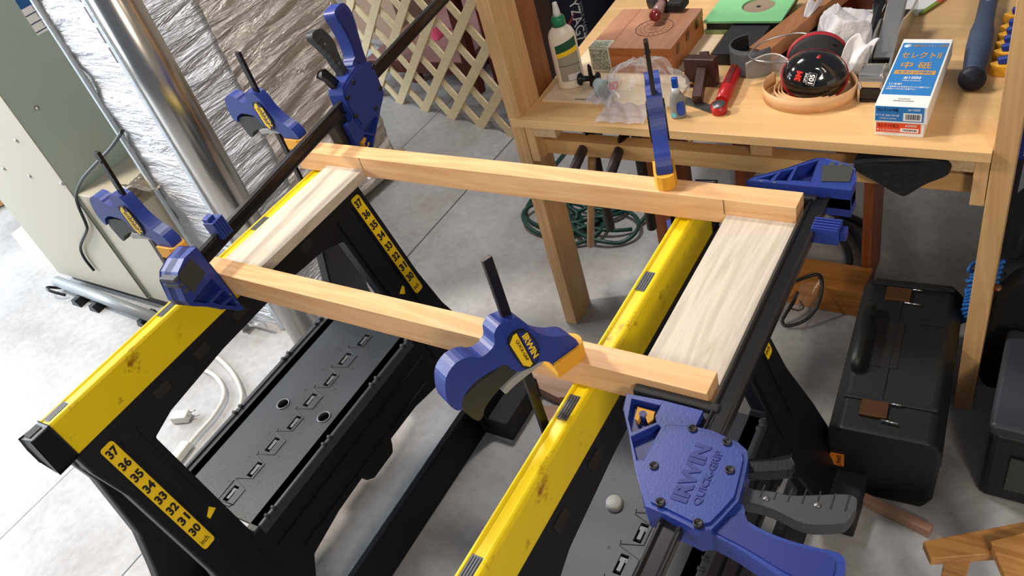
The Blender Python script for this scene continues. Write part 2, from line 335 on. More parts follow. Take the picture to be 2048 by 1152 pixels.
    # foot bars
    for sgn in (1, -1):
        fb = MB(); xa, xb = (0.135, 0.205) if sgn > 0 else (-0.24, -0.17)
        fb.prism([(0.148, 0.0), (0.148, 0.085), (0.170, 0.085), (0.199, 0.0)] if sgn > 0 else [(-0.20, 0.0), (-0.18, 0.085), (-0.16, 0.085), (-0.16, 0.0)], (), 0.30 - Y0, 0.96 - Y0, ((1, 0, 0), (0, 0, 1), (0, 1, 0), (0, 0, 0))); put('foot_bar', fb, BLK, root, 0.004)
        for y0, y1 in ((0.185, 0.335), (0.945, 1.11)):
            f = MB(); f.box(xa, xb, y0 - Y0, y1 - Y0, 0.0, 0.06)
            f.box((0.20 if sgn > 0 else -0.285), (0.285 if sgn > 0 else -0.235), y0 - Y0, y1 - Y0, 0.0, 0.07); put('foot', f, BLK2, root, 0.005)
    # folding shelf tray
    ty0, ty1 = 0.36 - Y0, 0.898 - Y0
    holes = [circ(-0.052, 0.632 - Y0, 0.0145), circ(0.076, 0.633 - Y0, 0.0145)]
    slots = []
    for i, yc in enumerate((0.399, 0.465, 0.531, 0.597, 0.663, 0.729, 0.795, 0.861)):
        xc = 0.010 + (0.004 if i % 2 else -0.004); slots.append(rect(xc - 0.0075, xc + 0.0075, yc - Y0 - 0.019, yc - Y0 + 0.019))
    t = MB(); t.prism(rrect(-0.148, 0.128, ty0, ty1, 0.006), holes + slots, 0.380, 0.388); tr = put('shelf_tray', t, TRAY, root)
    ud = MB(); ud.prism(rrect(-0.14, 0.12, ty0 + 0.01, ty1 - 0.01, 0.004), (), 0.366, 0.376); put('tray_underside', ud, LABB, tr)
    rim = MB()
    for xa, xb in ((-0.158, -0.147), (0.127, 0.137)):
        rim.box(xa, xb, ty0, ty1, 0.366, 0.3935).cut()
    put_each('tray_edge', rim, TRAY, tr, 0.003)
    cl = MB()
    for xa in (-0.1525, 0.132):
        for yc in (0.385, 0.405, 0.57, 0.59, 0.745, 0.765, 0.87, 0.888):
            cl.cyl((xa - 0.006, yc - Y0, 0.3925), (xa + 0.006, yc - Y0, 0.3925), 0.0042, 10).cut()
    put_each('hinge_clip', cl, BLK2, tr)
    rg = MB()
    for h in holes: rg.tube([(a, b, 0.3885) for a, b in h], 0.0022, 8, closed=True).cut()
    put_each('hole_rim', rg, GRIP, tr)
    ins = MB()
    for i, yc in enumerate((0.399, 0.465, 0.531, 0.597, 0.663, 0.729, 0.795, 0.861)):
        xc = 0.010 + (0.004 if i % 2 else -0.004)
        ins.box(xc - 0.0035, xc + 0.0035, yc - Y0 - 0.012, yc - Y0 + 0.012, 0.378, 0.3868)
        ins.box(xc - 0.007, xc + 0.007, yc - Y0 + 0.006, yc - Y0 + 0.014, 0.378, 0.3858).cut()
    put_each('slot_latch', ins, GRIP, tr)
    # meander seam line round the slots
    sm = MB(); pts = []
    for i, yc in enumerate((0.399, 0.465, 0.531, 0.597, 0.663, 0.729, 0.795, 0.861)):
        yy = yc - Y0; a = 0.032 if i % 2 == 0 else 0.028
        pts += [(a, yy - 0.020, 0.3882), (a, yy + 0.018, 0.3882), (-0.010, yy + 0.030, 0.3882), (-0.010, yy + 0.034, 0.3882)]
        sm.tube([(-0.010, yy + 0.034, 0.3882) if i else (0.032, yy - 0.020, 0.3882), (-0.012, yy + 0.040 if i else yy - 0.022, 0.3882)], 0.0010, 6)
    sm.tube(pts[:-2], 0.0011, 6)
    sm.tube([(0.032, 0.379 - Y0, 0.3882), (0.026, 0.372 - Y0, 0.3882), (-0.008, 0.372 - Y0, 0.3882), (-0.012, 0.378 - Y0, 0.3882), (-0.012, 0.427 - Y0, 0.3882)], 0.0011, 6)
    put('tray_seam', sm, LABB, tr)
    dots = MB()
    for i, yc in enumerate((0.432, 0.498, 0.564, 0.696, 0.762, 0.828)):
        for s_ in (-1, 1): dots.cyl((0.010 + s_ * 0.036, yc - Y0 + s_ * 0.012, 0.3878), (0.010 + s_ * 0.036, yc - Y0 + s_ * 0.012, 0.3884), 0.0028, 10).cut()
    put_each('tray_hole', dots, LABB, tr)
    if ox > -1:
        kn = MB(); kn.lathe([(0.0, 0.387), (0.0145, 0.387), (0.0145, 0.397), (0.0125, 0.400), (0.0, 0.400)], (-0.052, 0.632 - Y0, 0)); put('round_plug', kn, mat('pale_plug', (150, 150, 146), 0.5), tr)
    return root
# yellow plastic with scuffs along the edges
ys = bpy.data.materials.new('yellow_beam_plastic'); ys.use_nodes = True; nt = ys.node_tree; p = nt.nodes['Principled BSDF']; L = nt.links
p.inputs['Roughness'].default_value = 0.4
tc = nt.nodes.new('ShaderNodeTexCoord'); nn = nt.nodes.new('ShaderNodeTexNoise'); nn.inputs['Scale'].default_value = 17; nn.inputs['Detail'].default_value = 6; nn.inputs['Roughness'].default_value = 0.7
L.new(tc.outputs['Object'], nn.inputs['Vector'])
mr = nt.nodes.new('ShaderNodeMapRange'); mr.inputs[1].default_value = 0.60; mr.inputs[2].default_value = 0.70; L.new(nn.outputs['Fac'], mr.inputs[0])
mx = nt.nodes.new('ShaderNodeMix'); mx.data_type = 'RGBA'; mx.inputs[6].default_value = lin((238, 208, 14)); mx.inputs[7].default_value = lin((150, 96, 20)); L.new(mr.outputs[0], mx.inputs[0]); L.new(mx.outputs[2], p.inputs['Base Color'])
YEL_STAIN = ys
sawhorse(-1.3045, 0.0, 'yellow and black folding sawhorse at the left, its near end cap in view', 0.9)
sawhorse(-0.4775, 0.03, 'yellow and black folding sawhorse at the right, under the big blue clamp handle')

# ------------------------------------------------------------------ clamped frame
RB, RT = 0.822, 0.868
for y0, y1, lab in ((0.951, 0.990, 'far long rail of the glued frame, beside the workbench'), (0.581, 0.6185, 'near long rail of the glued frame, gripped by the blue lettered clamp')):
    r = MB().box(-1.335, -0.284, y0, y1, RB, RT); o = put('wooden_rail', r, ALDER, None, 0.0008, world=True)
    for jx in ((-0.3935, -1.147) if y0 > 0.9 else (-1.2485,)):
        j_ = MB().box(jx, jx + 0.0008, y0 - 0.0004, y0 + 0.0004, 0.8405, RT - 0.0006); j_.v = [v - o.location for v in j_.v]; put('joint_line', j_, LABB, o)
    tag(o, lab, 'wood rail', 'long rails of the frame')
for x0, x1, lab in ((-1.2485, -1.147, 'left pale cross board of the frame over the left sawhorse'), (-0.3895, -0.2845, 'right pale cross board of the frame beside the long clamp bar')):
    b = MB().box(x0, x1, 0.6187, 0.9508, 0.8188, 0.840); o = put('cross_board', b, POPX, None, 0.0006, world=True); tag(o, lab, 'wood board', 'pale cross boards of the frame')

# ------------------------------------------------------------------ big bar clamps
def RL(x, y): return (y * 1.0204 - 0.5815, -(x * 1.0204) - 0.2535)
def FL(x, y): return (y * 1.0204 - 0.990, -(x * 1.0204) - 0.2535)
def big_clamp(label, mtx, fixed_at, bar0, bar1, letters=True, bj=0.0):
    root = thing('bar_clamp', label, 'clamp', group='large blue bar clamps'); root.matrix_world = mtx
    U = ((1, 0, 0), (0, 1, 0), (0, 0, 1), (0, 0, 0))
    W2 = 0.0135
    bar = MB(); bar.prism([(bj - W2, -0.0065), (bj - W2 + 0.004, -0.0065), (bj - W2 + 0.0055, -0.0035), (bj + W2 - 0.0055, -0.0035), (bj + W2 - 0.004, -0.0065), (bj + W2, -0.0065), (bj + W2, 0.0065), (bj + W2 - 0.004, 0.0065), (bj + W2 - 0.0055, 0.0035), (bj - W2 + 0.0055, 0.0035), (bj - W2 + 0.004, 0.0065), (bj - W2, 0.0065)], (), bar0, bar1, ((0, 1, 0), (0, 0, 1), (1, 0, 0), (0, 0, 0)))
    put('bar', bar, DSTEEL, root, 0.0012)
    # body
    cover = [RL(*q) for q in [(-.3051, .5142), (-.2744, .5219), (-.2551, .5229), (-.2232, .5163), (-.2117, .5097), (-.2067, .4986), (-.2038, .4793), (-.1998, .4466), (-.2072, .4226), (-.2137, .4051), (-.2241, .3988), (-.265, .405), (-.2857, .4067), (-.2967, .4198), (-.3121, .4475), (-.3094, .4752)]]
    b = MB(); b.prism(cover, (), -0.022, 0.0165); body = put('body', b, BLUE, root, 0.003)
    cx = sum(p[0] for p in cover) / len(cover); cy = sum(p[1] for p in cover) / len(cover)
    c2 = MB(); c2.prism([(cx + (a - cx) * 0.90, cy + (q - cy) * 0.90) for a, q in cover], (), 0.0165, 0.0195); put('cover_plate', c2, BLUE, body, 0.0015)
    for q in [(-.2762, .5179), (-.2323, .5126), (-.299, .4543), (-.217, .4775), (-.2735, .4126), (-.2258, .4029)]:
        a, j = RL(*q); a = cx + (a - cx) * 0.96; j = cy + (j - cy) * 0.94
        s = MB(); s.lathe([(0, 0.0165), (0.0052, 0.0165), (0.0052, 0.0215), (0.0038, 0.0222), (0.0034, 0.0205), (0, 0.0205)], (a, j, 0), seg=18)
        put('screw', s, LABB, body)
    # lettering reads along the bar
    tb = mat('blue_lettering', (22, 38, 112), 0.5)
    A, B = Vector((*RL(-.2525, .423), 0)), Vector((*RL(-.2548, .4985), 0)); mid = (A + B) / 2
    if letters: text('lettering', 'IRWIN', 0.03, ((1, 0, 0), (0, 1, 0), Vector((cx - 0.001, cy + 0.006, 0.0198))), tb, body, 0.0006, fit=(0.078, 0.0185), offset=0.0013)
    if letters: text('lettering', 'QUICK-GRIP', 0.02, ((1, 0, 0), (0, 1, 0), Vector((cx - 0.001, cy - 0.0135, 0.0198))), tb, body, 0.0006, fit=(0.074, 0.0095), offset=0.0004)
    # jaw arm with recesses
    arm = [RL(*q) for q in [(-.3700, .5439), (-.3640, .5207), (-.3400, .4850), (-.3180, .4500), (-.2967, .4198), (-.2750, .4500), (-.2750, .5300), (-.2750, .5476), (-.3233, .5476)]]
    r1 = [RL(*q) for q in [(-.3600, .5380), (-.3240, .5390), (-.3240, .5224), (-.3190, .5146), (-.3400, .4930), (-.3520, .5092)]]
    r2 = [RL(*q) for q in [(-.3380, .4860), (-.3160, .5120), (-.3110, .5091), (-.3121, .4620), (-.319, .4583)]]
    ja = MB(); ja.prism(arm, [r1, r2], -0.018, 0.0150); arm_o = put('jaw_arm', ja, BLUE, root, 0.0012)
    web = MB(); web.prism(arm, (), -0.012, 0.004); put('arm_web', web, BLUE_D, arm_o)
    yc = MB(); q = [RL(*q) for q in [(-.3493, .5301), (-.3277, .5298), (-.326, .5201), (-.329, .5133), (-.3364, .5225), (-.3416, .5207), (-.3414, .512), (-.3456, .5135)]]
    yc.prism(q, (), 0.0035, 0.0125); put('yellow_clip', yc, PAD, arm_o, 0.0008)
    pin = MB(); pin.cyl((*RL(-.3392, .522), 0.0), (*RL(-.3392, .522), 0.014), 0.0045, 16); put('clip_pin', pin, BLUE_D, arm_o)
    pd = MB(); pd.box(-0.0135, -0.0003, 0.013, 0.124, -0.022, 0.007); put('jaw_pad', pd, BLK2, root, 0.003)
    pb = MB(); pb.box(-0.045, -0.0135, 0.012, 0.062, -0.014, 0.004); put('pad_block', pb, BLK, root, 0.004)
    # handle
    h = sm2([RL(*q) for q in [(-.225, .415), (-.2020, .4454), (-.1939, .4452), (-.1881, .4334), (-.177, .4285), (-.1612, .4257), (-.1409, .4248), (-.1183, .4262), (-.0998, .4283), (-.0903, .4237), (-.0870, .4075), (-.0900, .3890), (-.1100, .3800), (-.1350, .3830), (-.1575, .3902), (-.1882, .3994), (-.2150, .4050)]], 3)
    hm = MB(); hm.prism(h, (), -0.020, 0.010); ho = put('handle', hm, BLUE, root, 0.006, 3)
    hc = (sum(a for a, _ in h) / len(h), sum(b for _, b in h) / len(h))
    g = MB(); g.prism([(hc[0] - 0.002 + (a - hc[0]) * 0.7, hc[1] + (q - hc[1]) * 0.86) for a, q in h], (), 0.010, 0.0115); put('grip_inset', g, BLUE_D, ho, 0.0005)
    t = sm2([RL(*q) for q in [(-.2120, .4560), (-.2058, .4735), (-.1923, .4748), (-.174, .4791), (-.1571, .4806), (-.1317, .4906), (-.106, .501), (-.0960, .4960), (-.0985, .4728), (-.11, .4625), (-.1364, .4533), (-.1658, .4582), (-.1871, .4585)]], 3)
    tm = MB(); tm.prism(t, (), -0.017, 0.0); to = put('trigger', tm, mat('charcoal_plastic', (52, 56, 62), 0.5), root, 0.004, 3)
    tg = MB()
    for k in range(7):
        xx = -0.185 + k * 0.0135; a0, j0 = RL(xx, 0.468 + k * 0.0022); a1, j1 = RL(xx, 0.484 + k * 0.0030)
        tg.obox((a0, j0, 0.0003), (a1, j1, 0.0003), 0.0012, 0.0006).cut()
    put_each('grip_groove', tg, LABB, to)
    sc = MB()
    for q in ((-.1790, .4690), (-.1300, .4790)):
        a, j = RL(*q); sc.lathe([(0, 0), (0.0038, 0), (0.0034, 0.001), (0, 0.001)], (a, j, 0), seg=14).cut()
    put_each('trigger_screw', sc, GREYM, to)
    lv = MB(); lv.prism([RL(*q) for q in [(-.2149, .5073), (-.1878, .5183), (-.1711, .5295), (-.1663, .5196), (-.1669, .5100), (-.1911, .4985), (-.2149, .4906)]], (), -0.012, -0.001); put('release_lever', lv, BLK, root, 0.003)
    # fixed jaw
    f = MB(); D = fixed_at
    fo = [(FL(*q)[0] + D, FL(*q)[1]) for q in [(-.3650, .9810), (-.3600, .9900), (-.3184, 1.0210), (-.2837, 1.0531), (-.2700, 1.0560), (-.2347, 1.0457), (-.2230, 1.0350), (-.2160, 1.0100), (-.2160, .9810)]]
    fr1 = [(FL(*q)[0] + D, FL(*q)[1]) for q in [(-.3500, .9880), (-.3330, .9880), (-.3290, 1.0060), (-.3330, 1.0040)]]
    fr2 = [(FL(*q)[0] + D, FL(*q)[1]) for q in [(-.3260, .9880), (-.3090, .9900), (-.3080, 1.0200), (-.3225, 1.0110)]]
    fr3 = [(FL(*q)[0] + D, FL(*q)[1]) for q in [(-.3030, .9920), (-.2760, .9940), (-.2790, 1.0470), (-.3030, 1.0270)]]
    f.prism(fo, [fr1, fr2, fr3], -0.026, 0.020); fx = put('fixed_jaw', f, BLUE, root, 0.002)
    fw = MB(); fw.prism(fo, (), -0.014, 0.004); put('jaw_web', fw, BLUE_D, fx)
    rb = MB(); rb.prism([(FL(*q)[0] + D, FL(*q)[1]) for q in [(-.2690, 1.0360), (-.2330, 1.0400), (-.2255, 1.0340), (-.2230, 1.0020), (-.2606, .9970)]], (), 0.0195, 0.0215); put('rubber_inset', rb, mat('dark_olive_rubber', (50, 54, 50), 0.7), fx, 0.0008)
    er = MB()
    for k in range(3): er.box(D + 0.066, D + 0.0805, -0.022 + k * 0.013, -0.0125 + k * 0.013, -0.02, 0.0205).cut()
    put_each('end_bumper', er, mat('slate_rubber', (62, 66, 74), 0.6), fx, 0.002)
    fp = MB(); fp.box(D + 0.0003, D + 0.0125, 0.013, 0.124, -0.022, 0.007); put('jaw_pad', fp, BLK2, root, 0.003)
    pk = MB()
    for q in ((0.098, 0), (0.078, 0)): pk.cyl((D + 0.014, q[0], 0.010), (D + 0.014, q[0], 0.0205), 0.002, 10).cut()
    put_each('pad_pin', pk, STEEL, fx)
    st = MB(); st.box(D - 0.072, D - 0.045, -0.036, 0.001, -0.015, 0.012)
    for k in range(4): st.box(D - 0.070 + k * 0.0062, D - 0.067 + k * 0.0062, -0.036, 0.001, 0.012, 0.0145)
    st.box(D - 0.063, D - 0.047, -0.044, -0.036, -0.013, 0.003); put('bar_stop', st, BLUE, root, 0.0012)
    return root
def frame_mtx(X, Y, o):
    X = Vector(X).normalized(); Y = Vector(Y); Y = (Y - X * Y.dot(X)).normalized(); Z = X.cross(Y)
    m = Matrix((X, Y, Z)).transposed().to_4x4(); m.translation = Vector(o); return m
big_clamp('big blue lettered bar clamp lying flat along the right end of the frame', frame_mtx((0, 1, 0), (-1, 0, 0), (-0.2535, 0.5815, 0.850)), 0.4085, -0.52, 0.462, True, 0.009)
aL = Vector((0.065, -0.745, -0.035)).normalized()
big_clamp('big blue bar clamp standing upright over the left end of the frame', frame_mtx(aL, (0.08, 0, -1), Vector((-1.195, 0.5815, 0.905)) - aL * 0.4085), 0.4085, -0.78, 0.455, False)

# ------------------------------------------------------------------ small trigger clamps
def small_clamp(label, loc, rz, lean=(0, 0), dark=False):
    root = thing('trigger_clamp', label, 'clamp', group='small blue trigger clamps with yellow pads')
    root.matrix_world = Matrix.Translation(Vector(loc)) @ Matrix.Rotation(rz, 4, 'Z') @ Matrix.Rotation(lean[0], 4, 'X') @ Matrix.Rotation(lean[1], 4, 'Y')
    V = XZ
    bar = MB(); bar.box(-0.0065, 0.0065, -0.0035, 0.0035, -0.165, 0.217); bo = put('bar', bar, DSTEEL, root, 0.001)
    pn = MB(); pn.cyl((0, -0.0048, 0.197), (0, 0.0048, 0.197), 0.0025, 12); put('stop_pin', pn, DSTEEL, bo)
    P = [(-.018, .133), (-.009, .131), (.002, .129), (.008, .125), (.016, .110), (.022, .094), (.031, .079), (.048, .062), (.066, .050), (.076, .032), (.074, .0125), (.040, .0125), (.030, .030), (.019, .040), (.005, .042), (-.012, .048), (-.022, .060), (-.029, .074), (-.064, .079), (-.081, .075), (-.094, .066), (-.099, .054), (-.106, .058), (-.111, .074), (-.109, .092), (-.101, .112), (-.084, .122), (-.066, .118), (-.055, .108), (-.043, .106), (-.031, .112), (-.027, .126)]
    b = MB(); b.prism(sm2(P, 3), (), -0.0125, 0.0125, V); put('body', b, BLUE, root, 0.003, 3)
    for s in (-1, 1):
        hp = sm2([(-.016, .100), (-.006, .111), (.010, .106), (.0190, .084), (.0220, .066), (.014, .047), (.001, .045), (-.008, .055)], 2)
        l0, l1 = ((0.0125, 0.0145) if s > 0 else (-0.0145, -0.0125))
        hx_ = MB(); hx_.prism(hp, (), l0, l1, V); ho = put('side_badge', hx_, LABB, root, 0.0008)
        yl = MB(); yl.prism([(-.0140, .099), (-.0060, .1080), (-.001, .1080), (.0062, .0490), (.0015, .0470), (-.0065, .056)], (), 0.0145 if s > 0 else -0.0150, 0.0150 if s > 0 else -0.0145, V); put('badge_field', yl, LABY, ho)
        bl = MB(); bl.prism([(.0010, .1070), (.0095, .1030), (.0172, .083), (.0200, .067), (.0135, .050), (.0082, .0495)], (), 0.0145 if s > 0 else -0.0150, 0.0150 if s > 0 else -0.0145, V); put('badge_field', bl, BLUE_D, ho)
        if s > 0:
            dn = Vector((0.0075, 0, -0.058)).normalized(); up = Vector((0.99, 0, 0.128))
            text('lettering', 'IRWIN', 0.01, (dn, up, (0.0108, -0.0154, 0.0775)), LABY, ho, 0.0002, fit=(0.044, 0.0085), offset=0.0004)
            text('lettering', 'QUICK-GRIP', 0.006, (dn, up, (-0.0015, -0.0154, 0.0785)), LABB, ho, 0.0002, fit=(0.040, 0.0048))
    tr = MB(); tr.prism(sm2([(-.018, .072), (-.040, .070), (-.067, .070), (-.093, .063), (-.097, .049), (-.092, .030), (-.085, .016), (-.077, .018), (-.068, .030), (-.040, .042), (-.010, .050)], 3), (), -0.0095, 0.0095, V)
    put('trigger', tr, mat('green_black_plastic', (38, 40, 34), 0.5), root, 0.003, 3)
    ml = MB(); ml.prism([(.028, .0420), (.001, .0440), (-.027, .0430), (-.042, .0370), (-.040, .028), (-.021, .0320), (.022, .0350)], (), -0.0115, 0.0115, V); put('release_lever', ml, mat('pale_grey_plastic', (150, 150, 148), 0.4), root, 0.001)
    pd = MB()
    pd.prism([(0.034, -0.0175), (0.070, -0.0175), (0.082, -0.0135), (0.087, -0.006), (0.088, 0.0), (0.087, 0.006), (0.082, 0.0135), (0.070, 0.0175), (0.034, 0.0175)], (), 0.0003, 0.0085)
    pd.prism([(0.034, -0.0175), (0.070, -0.0175), (0.082, -0.0135), (0.087, -0.006), (0.088, 0.0), (0.087, 0.006), (0.082, 0.0135), (0.070, 0.0175), (0.034, 0.0175), (0.034, 0.0128), (0.071, 0.0128), (0.0780, 0.0085), (0.0780, -0.0085), (0.071, -0.0128), (0.034, -0.0128)], (), 0.0118, 0.0255)
    pd.prism([(0.034, -0.0175), (0.070, -0.0175), (0.082, -0.0135), (0.087, -0.006), (0.088, 0.0), (0.087, 0.006), (0.082, 0.0135), (0.070, 0.0175), (0.034, 0.0175)], (), 0.0085, 0.0118)
    put('yellow_pad', pd, PAD, root, 0.0015)
    lj = MB(); lj.prism([(-.012, -.165), (.014, -.165), (.056, -.154), (.056, -.140), (.014, -.132), (-.012, -.130)], (), -0.011, 0.011, V); put('lower_jaw', lj, BLUE, root, 0.002)
    lp = MB(); lp.prism(rrect(.026, .056, -.0175, .0175, .008), (), -.1395, -.130); put('yellow_pad', lp, PAD, root, 0.001)
    return root
small_clamp('small blue clamp gripping the middle of the near rail, its bar pointing up', (-0.4985, 0.525, RT), math.radians(66))
small_clamp('small blue clamp on the far rail in front of the workbench, seen end on', (-0.524, 1.035, RT), math.radians(-64))
small_clamp("small blue clamp on the near rail's left end before the furnace", (-1.384, 0.603, RT), math.radians(2), (math.radians(-2), 0))
small_clamp("small blue clamp on the far rail's left end before the foil duct", (-1.384, 0.970, RT), 0.0)

# ------------------------------------------------------------------ furnace, ducts, pipe on the left
PAINT = mat('furnace_paint', (158, 172, 163), 0.42, var=0.03, vscale=2, bump=0.03, bscale=250, spec=0.4)
foil = bpy.data.materials.new('crumpled_foil'); foil.use_nodes = True; nt = foil.node_tree; p = nt.nodes['Principled BSDF']; L = nt.links
p.inputs['Metallic'].default_value = 0.92; p.inputs['Roughness'].default_value = 0.27; p.inputs['Base Color'].default_value = lin((216, 208, 198))
tc = nt.nodes.new('ShaderNodeTexCoord'); mp = nt.nodes.new('ShaderNodeMapping'); mp.inputs['Scale'].default_value = (0.22, 0.16, 1.0); mp.inputs['Rotation'].default_value = (math.radians(6), 0, 0)
L.new(tc.outputs['Object'], mp.inputs['Vector'])
na = nt.nodes.new('ShaderNodeTexNoise'); na.inputs['Scale'].default_value = 24; na.inputs['Detail'].default_value = 7; na.inputs['Roughness'].default_value = 0.6; na.inputs['Distortion'].default_value = 0.35
L.new(mp.outputs[0], na.inputs['Vector'])
bb = nt.nodes.new('ShaderNodeBump'); bb.inputs['Strength'].default_value = 1.0; bb.inputs['Distance'].default_value = 0.05; L.new(na.outputs['Fac'], bb.inputs['Height']); L.new(bb.outputs[0], p.inputs['Normal'])
FOIL = foil
FOIL_B = foil.copy(); FOIL_B.name = 'bright_foil'; FOIL_B.node_tree.nodes['Principled BSDF'].inputs['Base Color'].default_value = lin((206, 206, 210)); FOIL_B.node_tree.nodes['Principled BSDF'].inputs['Roughness'].default_value = 0.36
TAPE = mat('foil_tape', (196, 204, 210), 0.35, metal=0.6, bump=0.25, bscale=60)
GALV = mat('galvanised_pipe', (186, 182, 176), 0.24, metal=1.0, var=0.05, vscale=6, stretch=(1, 1, 0.2))
fu = thing('furnace', 'tall grey-green furnace cabinet with screws and a paper sticker', 'furnace', (-2.95, 1.4, 0))
c = MB(); c.box(-3.255, -2.653, 1.022, 1.95, 0.05, 1.9); put('cabinet', c, PAINT, fu, 0.004, world=True)
c = MB(); c.box(-2.6528, -2.30, 1.030, 1.345, 0.05, 0.52); put('lower_cabinet', c, mat('beige_paint', (184, 178, 160), 0.5), fu, 0.004, world=True)
c = MB(); c.box(-3.24, -2.32, 1.045, 1.34, 0.0, 0.05); put('plinth', c, LABB, fu, world=True)
c = MB()
for q in ((8, 337), (33, 281), (60, 352), (124, 367)): P = hy(q[0], q[1], 1.0185); c.lathe([(0, 0), (0.008, 0), (0.006, 0.004), (0, 0.005)], P, (0, -1, 0), 12).cut()
P = hx(74, 216, -2.653); c.lathe([(0, 0), (0.009, 0), (0.007, 0.004), (0, 0.005)], P, (1, 0, 0), 12).cut()
put_each('screw', c, STEEL, fu, world=True)
c = MB().box(-2.653, -2.6515, 1.2225, 1.3, 0.985, 1.16); so = put('sticker', c, WHITE, fu, world=True)
def on_sticker(name, y0, y1, z0, z1, m):
    q = MB().box(-2.6515, -2.6508, y0, y1, z0, z1); q.v = [v - fu.location - so.location for v in q.v]; put(name, q, m, so)
on_sticker('blue_band', 1.2225, 1.3, 1.068, 1.098, mat('sticker_blue', (24, 88, 150), 0.5))
for z in (1.044, 1.018, 0.992):
    on_sticker('rule_line', 1.2225, 1.3, z, z + 0.0035, mat('sticker_navy', (70, 80, 100), 0.5))
for z in (1.0, 1.026, 1.052): on_sticker('rule_line', 1.258, 1.2595, z, z + 0.016, mat('sticker_navy', (70, 80, 100), 0.5))
c = MB(); c.box(-3.254, -2.654, 1.0185, 1.0215, 0.055, 1.9); put('front_panel', c, MATS['beige_paint'], fu, world=True)
# seam on the cabinet front
c = MB(); c.box(-2.6545, -2.6515, 1.0205, 1.0235, 0.06, 0.52); put('corner_seam', c, GREYM, fu, world=True)
pb = thing('grey_floor_pipe', 'grey plastic pipe with black feet lying along the furnace base', 'pipe', (-2.85, 0.98, 0))
c = MB(); c.tube([(-3.23, 0.985, 0.045), (-2.50, 0.955, 0.045)], 0.021, 14); put('pipe', c, mat('grey_pvc', (128, 134, 138), 0.4), pb, world=True)
c = MB()
for x in (-3.05, -2.93, -2.62): c.prism([(x - 0.03, 0.0), (x + 0.03, 0.0), (x + 0.012, 0.03), (x - 0.012, 0.03)], (), 0.93, 1.0, ((1, 0, 0), (0, 0, 1), (0, 1, 0), (0, 0, 0))).cut()
put_each('foot', c, BLK, pb, world=True)
c = MB(); c.tube(smooth_pts([hy(*q, 1.010) for q in ((245, 262), (222, 295), (198, 321), (166, 357), (153, 388), (156, 410), (172, 448), (173, 462), (161, 492), (168, 515), (188, 541))]), 0.0052, 10)
tag(put('power_cord', c, BLK, None, world=True), 'black cord hanging down the front corner of the furnace', 'cord')
c = MB(); c.tube(smooth_pts([(-3.14, 0.95, 0.02), (-3.19, 0.93, 0.05), (-3.235, 0.945, 0.045), (-3.23, 0.98, 0.012), (-3.18, 1.0, 0.02)]), 0.006, 8)
tag(put('cord_loop', c, BLK, None, world=True), 'small black cord loop at the end of the grey floor pipe', 'cord')
# wrapped ducts
def rough_box(x0, x1, y0, y1, z0, z1, amp, nu=26, nv=60, r=0.03):
    mb = MB(); per = []
    W_, D_ = x1 - x0, y1 - y0; tot = 2 * (W_ + D_)
    from mathutils import noise
    def fn(i, j):
        s_ = i * tot
        if s_ < W_: q = (x0 + s_, y0); n = (0, -1)
        elif s_ < W_ + D_: q = (x1, y0 + s_ - W_); n = (1, 0)
        elif s_ < 2 * W_ + D_: q = (x1 - (s_ - W_ - D_), y1); n = (0, 1)
        else: q = (x0, y1 - (s_ - 2 * W_ - D_)); n = (-1, 0)
        z = z0 + (z1 - z0) * j
        if i >= 1: q = (x0, y0); n = (0, -1)
        d = noise.noise(Vector((q[0] * 3, q[1] * 1.8 + z * 0.6, z * 17 - q[1] * 2.5))) + 0.6 * noise.noise(Vector((q[0] * 7, q[1] * 5 + z * 2, z * 38 - q[1] * 5))); d *= amp
        return (q[0] + n[0] * d, q[1] + n[1] * d, z)
    mb.grid(fn, nu * 4, nv); return mb
du = thing('foil_duct', 'large square duct wrapped in wrinkled foil behind the silver pipe', 'duct', (-2.55, 1.7, 0))
put('foil_wrap', rough_box(-2.63, -2.235, 1.372, 2.045, 0.0, 1.85, 0.014, 40, 150), FOIL, du, world=True)
c = MB()
for k in range(46):
    z = 0.1 + k * 0.038; c.grid(lambda i, j, z=z: (-2.224 + 0.006 * math.sin(z * 40 + i * 6), 1.372 + 0.10 * i - 0.01, z + 0.036 * j), 2, 1)
put('foil_flap', c, FOIL, du, world=True)
c = MB(); c.tube(smooth_pts([(-2.29, 1.38, 0.02), (-2.22, 1.5, 0.05), (-2.21, 1.75, 0.06), (-2.2, 1.97, 0.05), (-2.25, 2.06, 0.02)]), 0.05, 10, flat=0.6); put('foil_skirt', c, FOIL, du, world=True)
d2 = thing('small_foil_duct', 'smaller foil-wrapped duct edged with pale tape between furnace and pipe', 'duct', (-2.1, 1.3, 0))
put('foil_wrap', rough_box(-2.275, -2.005, 1.10, 1.36, 0.0, 1.85, 0.008, 12, 90), FOIL_B, d2, world=True)
c = MB(); c.box(-2.285, -2.268, 1.086, 1.10, 0.0, 1.85); put('corner_tape', c, TAPE, d2, 0.004, world=True)
c = MB(); c.box(-2.045, -2.022, 1.085, 1.098, 0.0, 1.85); put('corner_tape', c, TAPE, d2, 0.004, world=True)
c = MB(); c.grid(lambda i, j: (-2.42 + 0.17 * i, 1.03 + 0.10 * j + 0.03 * math.sin(i * 7), 0.53 + 0.03 * math.sin(i * 9 + j * 5) + 0.05 * i), 16, 8); put('foil_collar', c, FOIL, d2, world=True, solid=0.002)
c = MB()
for k in range(8): z = 0.98 + k * 0.055; c.box(-2.0595, -2.047, 1.0895, 1.0925, z, z + 0.042).cut()
put_each('dark_dash', c, mat('dash_ink', (92, 84, 84), 0.5), d2, world=True)
pp = thing('vent_pipe', 'shiny round sheet-metal pipe standing between foil duct and sawhorse', 'pipe', (-1.82, 1.04, 0))
